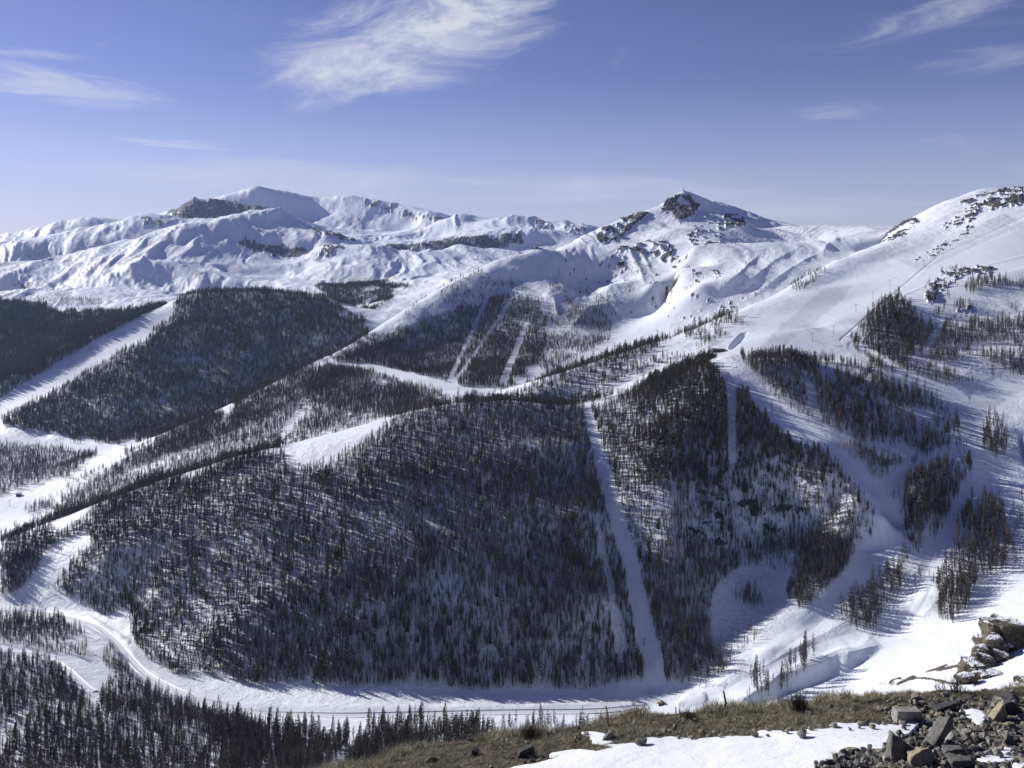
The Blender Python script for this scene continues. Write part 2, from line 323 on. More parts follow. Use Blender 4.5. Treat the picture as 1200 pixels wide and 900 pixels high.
# painted regions: polygons over (u,v) with a depth range, i.e. places on the ground
def region(poly,y0=0,y1=1e9): return inpoly(U,V,poly)&(Y>y0)&(Y<y1)
ROCKS=[ # (polygon, ymin, ymax, noise threshold, roughness metres)
 ([(775,250),(783,235),(795,228),(812,233),(822,243),(812,256),(798,262),(786,252)],3200,3650,-.35,15),
 ([(848,256),(860,252),(872,258),(876,272),(868,284),(858,276),(850,268)],3150,3500,-.35,12),
 ([(850,292),(862,286),(868,300),(850,312)],2800,3300,.0,7),
 ([(698,280),(704,272),(722,268),(728,258),(745,254),(762,252),(748,262),(738,272),(722,282),(704,286)],3050,3500,-.25,11),
 ([(712,303),(728,292),(760,286),(782,287),(797,306),(795,318),(782,312),(765,300),(748,302),(730,310),(716,312)],2750,3100,-.02,8),
 ([(805,258),(845,255),(845,290),(820,300),(805,280)],2800,3400,.38,7),
 ([(810,315),(840,312),(845,326),(815,332)],2500,3000,.35,5),
 ([(1015,300),(1040,272),(1060,258),(1072,255),(1076,262),(1055,280),(1035,295),(1018,304)],2150,2500,-.1,8),
 ([(1125,238),(1150,228),(1200,219),(1200,240),(1172,246),(1150,240),(1130,246)],2100,2500,-.05,8),
 ([(1108,262),(1140,240),(1172,238),(1160,250),(1138,262),(1112,268),(1098,272)],2000,2500,.12,5),
 ([(1072,305),(1140,262),(1150,262),(1110,290),(1085,306)],1900,2500,.38,4),
 ([(1088,335),(1105,318),(1125,318),(1140,312),(1165,315),(1160,322),(1130,322),(1110,334),(1098,348),(1088,348)],1500,1900,.0,6),
 ([(1084,345),(1096,335),(1098,352),(1088,358)],1500,1900,-.2,6),
 ([(1122,360),(1138,356),(1138,368),(1122,370)],1300,1800,.1,4),
 ([(201,262),(202,236),(300,234),(322,248),(300,262)],7300,7900,-.9,18),
 ([(165,257),(178,251),(196,262),(196,267),(170,266)],6900,7400,.1,10),
 ([(425,288),(500,284),(610,272),(615,287),(530,297),(460,302),(425,300)],6150,6480,-.7,12),
 ([(278,292),(284,280),(300,285),(318,291),(340,291),(363,296),(362,305),(335,303),(310,300)],5400,5650,-.5,10),
 ([(360,268),(380,271),(418,281),(416,287),(390,284),(368,275)],5650,5950,-.3,10),
 ([(370,305),(380,292),(396,286),(402,292),(385,304)],5200,5500,-.2,10),
 ([(620,262),(632,257),(645,262),(650,278),(625,270)],6600,6950,.1,12),
 ([(660,268),(683,265),(690,272),(665,280)],6300,6800,.15,10),
 ([(0,296),(50,287),(130,279),(125,300),(60,328),(0,332)],6100,6800,.36,0),
 ([(50,332),(95,315),(135,303),(175,298),(150,318),(100,333)],4800,5500,.42,0),
 ([(230,292),(350,306),(345,335),(220,335)],4600,5500,.34,0),
 ([(360,325),(440,298),(500,325),(400,335)],4600,5400,.38,0),
 ([(0,325),(40,330),(45,340),(0,342)],4500,5100,.42,0),
 ([(700,300),(800,320),(800,345),(700,345)],2300,3100,.30,0),
 ([(850,300),(960,290),(900,345),(830,350)],2300,3200,.30,0),
 ([(150,262),(175,251),(200,256),(200,272),(150,270)],6900,7400,.36,0),
 ([(400,231),(440,238),(520,256),(515,262),(440,246),(400,236)],8000,9100,.0,14),
 ([(865,590),(880,575),(900,590),(930,595),(955,600),(955,615),(930,622),(905,625),(880,612),(866,605)],950,1150,.0,4),
 ([(925,580),(968,578),(972,600),(955,605),(930,600)],950,1150,.15,4),
 ([(800,590),(850,555),(860,640),(810,640)],950,1200,.32,3),
 ([(200,612),(250,600),(300,620),(260,640)],1000,1300,.45,2),
 ([(250,490),(320,500),(380,520),(330,525)],1500,2000,.35,2),
 ([(660,300),(760,320),(900,345),(820,380),(680,360)],2300,3300,.66,4),
]
rock=np.zeros(U.shape,np.float32); rr=np.zeros(U.shape)
for poly,y0,y1,th,rough in ROCKS:
    m=region(poly,y0,y1)
    if not m.any(): continue
    x,y=X[m],Y[m]
    if rough==0: rock[m]=np.maximum(rock[m],th+.22*fbm(x,y,180,4,13)); continue
    lam=rough*3.2
    n=fbm(x,y+Z[m]*.8,lam,5,3,.6)+.0
    k=np.clip((n*1.7-th)/.25,0,1)
    rock[m]=np.maximum(rock[m],k)
    r=fbm(x,y,lam*.8,5,11,.62,ridged=True)
    rr[m]=np.maximum(rr[m],rough*1.25*k*(r*.5+.5))
# relief: octaves whose wavelength reads as 3..70 px where they are; far slopes carry ribs and gullies that run downhill
rel=np.zeros(U.shape); c_,s_=math.cos(.42),math.sin(.42)
wx=X+vnoise(X/420,Y/420,5)*170+vnoise(X/130,Y/130,15)*35; wy=Y+vnoise(X/420,Y/420,6)*170
gx_=wx*c_+wy*s_*.55; gy_=(-wx*s_+wy*c_)
for k,lam in enumerate([640,400,250,160,100,64,40,25,16]):
    px=lam*F/Y
    w=np.clip((px-3.2)/5,0,1)*np.clip((95-px)/45,0,1)
    m=w>0
    n=np.zeros(U.shape)
    n[m]=vnoise(X[m]/lam+3.1*k,Y[m]/lam+7.7*k,50+k)
    wf=np.clip((Y-3000)/900,0,1)+np.clip((U-560)/160,0,1)*np.clip((Y-2200)/400,0,1); wf=np.clip(wf,0,1); f=m&(wf>0)
    r1=1-2.4*np.abs(vnoise(gx_[f]/lam*1.3-5*k,gy_[f]/lam*.5+2*k,70+k)); r2=1-2*np.abs(vnoise(wx[f]/lam*.9-1.7*k,wy[f]/lam*.7+2*k,90+k))
    n[f]=n[f]*(1-.75*wf[f])+wf[f]*(.5*r1+.35*r2)
    rel+=w*n*lam*(1+.5*(px<16)*(Y>2300))*np.interp(Y,[250,700,1500,2500,3400,4800,9000],[.008,.012,.016,.028,.042,.056,.046])
# crests drawn as strokes: raised lines, gentle on the upper side and steep on the lower one
STROKES=[ # points left to right, height px, upper width px, lower width px, y0, y1
 ([(140,325),(165,309),(180,296),(186,290)],4,9,3,4700,5500),
 ([(205,283),(215,274),(232,272),(234,280)],3.5,8,3,5200,5800),
 ([(262,263),(290,268),(308,280),(314,286)],4.5,10,4,5400,5950),
 ([(292,262),(300,254),(314,253),(312,268)],3.5,8,3,5600,6100),
 ([(340,278),(352,274),(364,276),(374,284)],4,8,3.5,5300,5950),
 ([(245,262),(262,266),(278,275),(282,284)],4,9,4,5400,5900),
 ([(700,275),(726,262),(750,254),(766,250)],3,6,5,3100,3450),
 ([(724,296),(738,300),(748,318),(757,336)],5,8,4,2700,3080),
 ([(755,288),(772,294),(788,306),(797,316)],5,8,4,2800,3100),
 ([(740,293),(752,300),(762,318)],3,6,3,2750,3080),
 ([(812,232),(826,244),(845,253)],2,8,4,3350,3550),
 ([(845,290),(866,285),(876,270),(880,264)],3,9,4,3100,3450),
 ([(860,345),(905,310),(935,292)],2.2,7,3,2400,3100),
 ([(880,350),(925,318),(962,296)],2.6,6,3.5,2300,3100),
 ([(840,345),(872,318),(890,300)],3,7,3,2400,3100),
 ([(965,296),(972,285),(985,280)],2.5,6,4,2600,3100),
 ([(608,296),(628,294),(645,300),(655,318),(657,335)],3.5,9,4,2650,3050),
 ([(636,345),(648,352),(654,372)],3,7,4,2400,2800),
 ([(668,388),(690,365),(716,360),(738,378)],5,14,5,2350,2900),
 ([(740,395),(756,376),(770,360),(776,352)],3,9,4,2200,2700),
]
def stroke(line,h,w1,w2,y0,y1):
    pa=np.array(line,float); m=(Y>y0)&(Y<y1)&(U>pa[:,0].min()-60)&(U<pa[:,0].max()+60)
    u,v=U[m],V[m]; best=np.full(u.shape,1e9); sg=np.ones(u.shape); tt=np.zeros(u.shape); L=np.r_[0,np.cumsum(np.hypot(*np.diff(pa,axis=0).T))]
    for i in range(len(pa)-1):
        d=pa[i+1]-pa[i]; l2=(d**2).sum(); t=np.clip(((u-pa[i,0])*d[0]+(v-pa[i,1])*d[1])/l2,0,1)
        q=np.hypot(u-pa[i,0]-t*d[0],v-pa[i,1]-t*d[1]); k=q<best
        best=np.where(k,q,best); sg=np.where(k,np.sign(d[0]*(v-pa[i,1])-d[1]*(u-pa[i,0])),sg); tt=np.where(k,(L[i]+t*(L[i+1]-L[i]))/L[-1],tt)
    fade=np.clip(np.minimum(tt,1-tt)*4+.25,0,1); yf=np.clip(np.minimum(Y[m]-y0,y1-Y[m])/(.12*(y1-y0)),0,1)
    w=np.where(sg>0,w2,w1); best=best+vnoise(X[m]/40,Y[m]/40,77)*.8
    return m,h*np.exp(-np.clip(best,0,None)/w)*fade*yf*Y[m]/F
for st in STROKES:
    m,d=stroke(*st); rel[m]+=d
PISTES=[ # smooth groomed or cleared ground: (polyline of (u,v,width), y0, y1)
 ([(688,484,12),(705,548,20),(720,600,22),(735,650,22),(750,715,22),(768,800,26)],850,1345),
 ([(0,718,8),(60,721,8),(100,729,9),(130,744,10),(145,764,11),(160,785,12),(185,801,13),(230,818,14),(300,836,14),(400,838,13),(600,836,14),(760,831,16),(850,818,24),(920,785,30),(1000,752,30)],760,1300),
 ([(880,455,14),(930,492,16),(965,522,18),(1005,553,22),(1040,600,34),(1040,640,34),(995,688,34),(950,730,34),(890,775,40)],830,1300),
 ([(1200,440,60),(1150,470,50),(1130,505,40),(1080,555,36),(1040,570,26),(1030,575,30)],980,1330),
 ([(1000,405,20),(1040,430,14),(1090,455,14),(1130,470,16)],1180,1460),
 ([(1120,585,22),(1105,640,24),(1080,700,22),(1060,735,20)],860,1120),
 ([(900,830,30),(1000,790,50),(1100,745,50),(1200,700,60),(1400,620,80)],700,920),
 ([(860,412,40),(950,380,90),(1050,345,90),(1150,310,80),(1200,295,80)],1350,2200),
 ([(740,385,40),(700,412,34),(650,440,26),(600,462,20)],1700,2800),
 ([(800,330,60),(760,365,50),(740,385,40)],2300,3000),
 ([(355,425,10),(430,430,14),(480,443,18),(540,460,22),(600,466,16)],1500,2500),
 ([(0,480,30),(70,440,32),(130,405,34),(195,366,22)],2450,3250),
 ([(0,515,14),(60,522,12),(130,528,14)],1900,2400),
 ([(0,600,34),(60,590,20),(110,570,14)],1500,1950),
]
pist=np.zeros(U.shape,np.float32)
for line,y0,y1 in PISTES:
    m=(Y>y0)&(Y<y1)
    pist[m]=np.maximum(pist[m],np.clip(1.5-linedist(U[m],V[m],line),0,1))
dzz=rel*(1-.85*pist)+rr
# cut of the road into the slope, snow walls, ditch
def dent(line,y0,y1,depth):
    m=(Y>y0)&(Y<y1); d=linedist(U[m],V[m],line); dzz[m]+=depth*np.clip(1.3-d,0,1)**.7
dent([(857,407,4),(865,399,6),(874,389,4)],1300,1560,-7)
dent([(795,826,5),(806,820,14),(822,818,12)],800,860,2.4)
dent([(1196,512,5),(1199,530,6),(1206,548,6)],1050,1300,-7)
dent([(985,398,2),(1040,350,2),(1100,300,2),(1200,255,2)],1400,2100,-.9)
dent([(1010,400,2),(1060,345,2),(1125,318,2),(1200,300,2)],1300,1900,.8)
dent([(870,352,2),(930,322,2)],1700,2100,1.)
dent([(0,712,6),(100,722,6),(150,752,6)],1000,1260,1.6)
dent([(200,815,6),(300,828,7),(400,831,7),(600,829,6),(740,826,6)],840,1000,1.5)
# the raised terrace beside the lower piste ends in a cut bank
cr=np.array([(840,827,827,0),(870,820,830,5),(895,813,834,8),(925,802,839,10),(960,790,846,11),(995,776,851,10),(1015,766,856,6),(1034,755,863,0)])
cxw=(cr[:,0]-CX)/F*cr[:,2]; m=(U>825)&(U<1050)&(Y>770)&(Y<930)
yc=np.interp(X[m],cxw,cr[:,2]); hc=np.interp(X[m],cxw,cr[:,3]); sdist=(Y[m]-yc)*.9+fbm(X[m],Y[m],26,4,8)*6
dzz[m]+=hc*np.where(sdist>0,np.exp(-np.clip(sdist-6,0,None)/24),np.clip(1+sdist/9,0,1)**1.3)
Z=Z+dzz; V=V0-Z/Y*F
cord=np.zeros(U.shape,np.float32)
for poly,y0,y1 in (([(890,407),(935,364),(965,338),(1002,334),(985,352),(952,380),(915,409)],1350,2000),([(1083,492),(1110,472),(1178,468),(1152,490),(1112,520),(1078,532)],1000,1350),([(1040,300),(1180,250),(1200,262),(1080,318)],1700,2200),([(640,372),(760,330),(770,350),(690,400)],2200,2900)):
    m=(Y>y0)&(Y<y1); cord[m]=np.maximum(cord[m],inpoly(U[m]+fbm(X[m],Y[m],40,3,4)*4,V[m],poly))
# visibility of every grid node and the vertex normals
vis=np.zeros(U.shape,bool); run=np.full(len(us),1e9)
for j in range(len(ys)):
    vis[j]=V[j]<run+2.0; run=np.minimum(run,V[j])
P3=np.stack([X,Y,Z],-1)
du_=np.empty_like(P3);du_[:,1:-1]=P3[:,2:]-P3[:,:-2];du_[:,0]=P3[:,1]-P3[:,0];du_[:,-1]=P3[:,-1]-P3[:,-2]
dv_=np.empty_like(P3);dv_[1:-1]=P3[2:]-P3[:-2];dv_[0]=P3[1]-P3[0];dv_[-1]=P3[-1]-P3[-2]
NR=np.cross(du_,dv_);NR/=np.linalg.norm(NR,axis=-1,keepdims=True)
steep=np.clip((.70-NR[...,2])/.12,0,1)*(Y>2200)*(Y<4600)
rock=np.maximum(rock,(steep*np.clip(fbm(X,Y,60,4,5)*2.2+.1,0,1)).astype(np.float32)*.9)
print('relief',round(time.time()-T0,1))
lu=np.log(ys)
def zat(u,y):
    """ground height at lateral u and depth y"""
    u=np.asarray(u,float);y=np.asarray(y,float)
    i=np.clip(np.searchsorted(us,u)-1,0,len(us)-2);j=np.clip(np.searchsorted(ys,y)-1,0,len(ys)-2)
    fu=np.clip((u-us[i])/(us[i+1]-us[i]),0,1);fy=np.clip((y-ys[j])/(ys[j+1]-ys[j]),0,1)
    return (Z[j,i]*(1-fu)+Z[j,i+1]*fu)*(1-fy)+(Z[j+1,i]*(1-fu)+Z[j+1,i+1]*fu)*fy
def find(u,v,y0=250,y1=9900):
    """the place on the ground seen at (u,v) between two depths -> world point"""
    yy=ys[(ys>y0)&(ys<y1)]; vv=V0-zat(np.full(len(yy),float(u)),yy)/yy*F
    k=np.where(vv<=v)[0]
    y=yy[k[0]] if len(k) else yy[np.argmin(vv)]
    return Vector(((u-CX)/F*y,y,float(zat(u,y))))
# ------------------------------------------------------------------ helpers for objects
def link(o): COL.objects.link(o); return o
def props(o,label=None,cat=None,group=None,kind=None):
    for k,v in (('label',label),('category',cat),('group',group),('kind',kind)):
        if v is not None: o[k]=v
    return o
def mesh_np(name,verts,faces,mats=(),smooth_=False,midx=None):
    me=bpy.data.meshes.new(name); verts=np.asarray(verts,np.float32).reshape(-1,3)
    me.from_pydata(verts.tolist(),[],faces)
    for m in mats: me.materials.append(m)
    if midx is not None: me.polygons.foreach_set('material_index',midx)
    if smooth_: me.polygons.foreach_set('use_smooth',[True]*len(me.polygons))
    me.update(); return me
def quads(name,verts,q,smooth_=True):
    me=bpy.data.meshes.new(name); nv=len(verts); nf=len(q)
    me.vertices.add(nv); me.vertices.foreach_set('co',np.ascontiguousarray(verts,np.float32).ravel())
    me.loops.add(nf*4); me.loops.foreach_set('vertex_index',np.ascontiguousarray(q,np.int32).ravel())
    me.polygons.add(nf); me.polygons.foreach_set('loop_start',np.arange(nf,dtype=np.int32)*4)
    me.update(calc_edges=True)
    me.polygons.foreach_set('use_smooth',np.full(nf,smooth_))
    return me
def fattr(me,name,arr):
    a=me.attributes.new(name,'FLOAT','POINT'); a.data.foreach_set('value',np.ascontiguousarray(arr,np.float32).ravel())
class MB:
    """collects boxes, rods and blobs into one mesh"""
    def __init__(s): s.v=[];s.f=[]
    def add(s,v,f):
        b=len(s.v); s.v+= [tuple(p) for p in v]; s.f+=[tuple(i+b for i in q) for q in f]
    def box(s,c,d,rz=0,top=1.0):
        x,y,z=[k/2 for k in d]; m=Matrix.Rotation(rz,3,'Z'); c=Vector(c)
        v=[Vector((sx*x*(top if sz>0 else 1),sy*y*(top if sz>0 else 1),sz*z)) for sz in(-1,1) for sx,sy in((-1,-1),(1,-1),(1,1),(-1,1))]
        s.add([c+m@p for p in v],[(3,2,1,0),(4,5,6,7),(0,1,5,4),(1,2,6,5),(2,3,7,6),(3,0,4,7)])
    def rod(s,a,b,r0,r1=None,n=6):
        a,b=Vector(a),Vector(b); r1=r0 if r1 is None else r1; d=(b-a).normalized(); q=d.to_track_quat('Z','Y').to_matrix()
        v=[p+q@Vector((math.cos(t*math.tau/n)*r,math.sin(t*math.tau/n)*r,0)) for p,r in((a,r0),(b,r1)) for t in range(n)]
        s.add(v,[(i,(i+1)%n,n+(i+1)%n,n+i) for i in range(n)]+[tuple(range(n))[::-1],tuple(range(n,2*n))])
    def prism(s,pts,y0,y1):
        n=len(pts); s.add([(x,y0,z) for x,z in pts]+[(x,y1,z) for x,z in pts],[tuple(range(n)),tuple(range(n,2*n))[::-1]]+[(i,n+i,n+(i+1)%n,(i+1)%n) for i in range(n)])
    def build(s,name,mat,parent=None,smooth_=False):
        o=link(bpy.data.objects.new(name,mesh_np(name,s.v,s.f,(mat,) if mat else (),smooth_))); 
        if parent: o.parent=parent
        return o
def empty(name,loc,rz=0):
    o=link(bpy.data.objects.new(name,None)); o.location=loc; o.rotation_euler=(0,0,rz); o.empty_display_size=1; return o
# ------------------------------------------------------------------ materials
def newmat(name,rough=.8,spec=.3):
    m=bpy.data.materials.new(name); m.use_nodes=True; t=m.node_tree; b=t.nodes['Principled BSDF']
    b.inputs['Roughness'].default_value=rough; b.inputs['Specular IOR Level'].default_value=spec; return m,t,b
def noise(t,scale,detail=6,rough=.6,vec=None,dist=0):
    n=t.nodes.new('ShaderNodeTexNoise'); n.inputs['Scale'].default_value=scale; n.inputs['Detail'].default_value=detail; n.inputs['Roughness'].default_value=rough; n.inputs['Distortion'].default_value=dist
    if vec is not None: t.links.new(vec,n.inputs['Vector'])
    return n.outputs[0]
def pos(t): return t.nodes.new('ShaderNodeNewGeometry').outputs['Position']
def attr(t,name):
    a=t.nodes.new('ShaderNodeAttribute'); a.attribute_name=name; return a.outputs['Fac']
def bump(t,b,h,dist,strength=1.):
    n=t.nodes.new('ShaderNodeBump'); n.inputs['Distance'].default_value=dist; n.inputs['Strength'].default_value=strength
    t.links.new(h,n.inputs['Height']); t.links.new(n.outputs[0],b.inputs['Normal'])
def rock_colour(t,p,s):
    a=noise(t,.35*s,8,.65,p); c=noise(t,1.7*s,6,.7,p)
    m=mixc(t,smooth(t,a,.38,.62),(.035,.036,.042),(.175,.17,.17))
    return mixc(t,smooth(t,c,.42,.62),m,(.10,.088,.078))
def terrain_mat():
    m,t,b=newmat('snow_and_rock',.55,.25); p=pos(t)
    rk=attr(t,'rock'); pi=attr(t,'piste'); ft=attr(t,'litter')
    fine=noise(t,.16,9,.68,p); fine2=noise(t,.9,6,.7,p)
    k=math_(t,'ADD',math_(t,'MULTIPLY',rk,1.0),math_(t,'MULTIPLY',math_(t,'SUBTRACT',math_(t,'ADD',math_(t,'MULTIPLY',fine,.6),math_(t,'MULTIPLY',fine2,.4)),.5),1.5))
    rkm=smooth(t,k,.46,.60)
    rkm=math_(t,'MULTIPLY',rkm,smooth(t,rk,.02,.12))
    # snow caught on ledges: streaks that lie level along the rock
    mp=t.nodes.new('ShaderNodeMapping'); mp.inputs['Scale'].default_value=(.03,.03,.055); t.links.new(p,mp.inputs[0])
    led=noise(t,1.,7,.68,mp.outputs[0],.6)
    rkm=math_(t,'MULTIPLY',rkm,math_(t,'SUBTRACT',1.0,smooth(t,led,.56,.64)))
    big=noise(t,.006,5,.6,p)
    sn=mixc(t,smooth(t,big,.3,.7),(.69,.725,.80),(.77,.79,.84))
    # groomed lanes are faintly greyer than powder
    sn=mixc(t,math_(t,'MULTIPLY',pi,.5),sn,(.66,.69,.75))
    mpg=t.nodes.new('ShaderNodeMapping'); mpg.inputs['Rotation'].default_value=(0,0,.9); mpg.inputs['Scale'].default_value=(.5,.02,.05); t.links.new(p,mpg.inputs[0])
    gl=noise(t,1.,4,.6,mpg.outputs[0])
    mpt=t.nodes.new('ShaderNodeMapping'); mpt.inputs['Rotation'].default_value=(0,0,.5); mpt.inputs['Scale'].default_value=(.16,.012,.03); t.links.new(p,mpt.inputs[0])
    trk=noise(t,1.,7,.7,mpt.outputs[0],.8)
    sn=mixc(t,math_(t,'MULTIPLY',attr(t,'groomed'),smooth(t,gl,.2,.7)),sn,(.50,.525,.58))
    sn=mixc(t,math_(t,'MULTIPLY',pi,math_(t,'MULTIPLY',smooth(t,trk,.5,.68),.5)),sn,(.50,.53,.60))
    # twigs, needles and bark flakes lying on the snow under the trees
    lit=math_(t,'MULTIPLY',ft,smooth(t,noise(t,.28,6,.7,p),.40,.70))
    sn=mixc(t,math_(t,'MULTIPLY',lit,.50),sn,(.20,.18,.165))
    # sparse grass and stone showing through thin snow
    th=attr(t,'bare'); tk=smooth(t,math_(t,'ADD',th,math_(t,'MULTIPLY',math_(t,'SUBTRACT',noise(t,.5,6,.7,p),.5),1.6)),.5,.66)
    sn=mixc(t,tk,sn,(.085,.07,.055))
    t.links.new(mixc(t,rkm,sn,rock_colour(t,p,.12)),b.inputs['Base Color'])
    t.links.new(math_(t,'ADD',math_(t,'MULTIPLY',rkm,.3),.55),b.inputs['Roughness'])
    h=math_(t,'ADD',math_(t,'MULTIPLY',noise(t,.03,10,.68,p),math_(t,'SUBTRACT',7.5,math_(t,'MULTIPLY',pi,6.3))),math_(t,'MULTIPLY',math_(t,'MULTIPLY',noise(t,.15,9,.75,p),rkm),14.))
    bump(t,b,h,1.0,.8)
    return m
MT=terrain_mat()
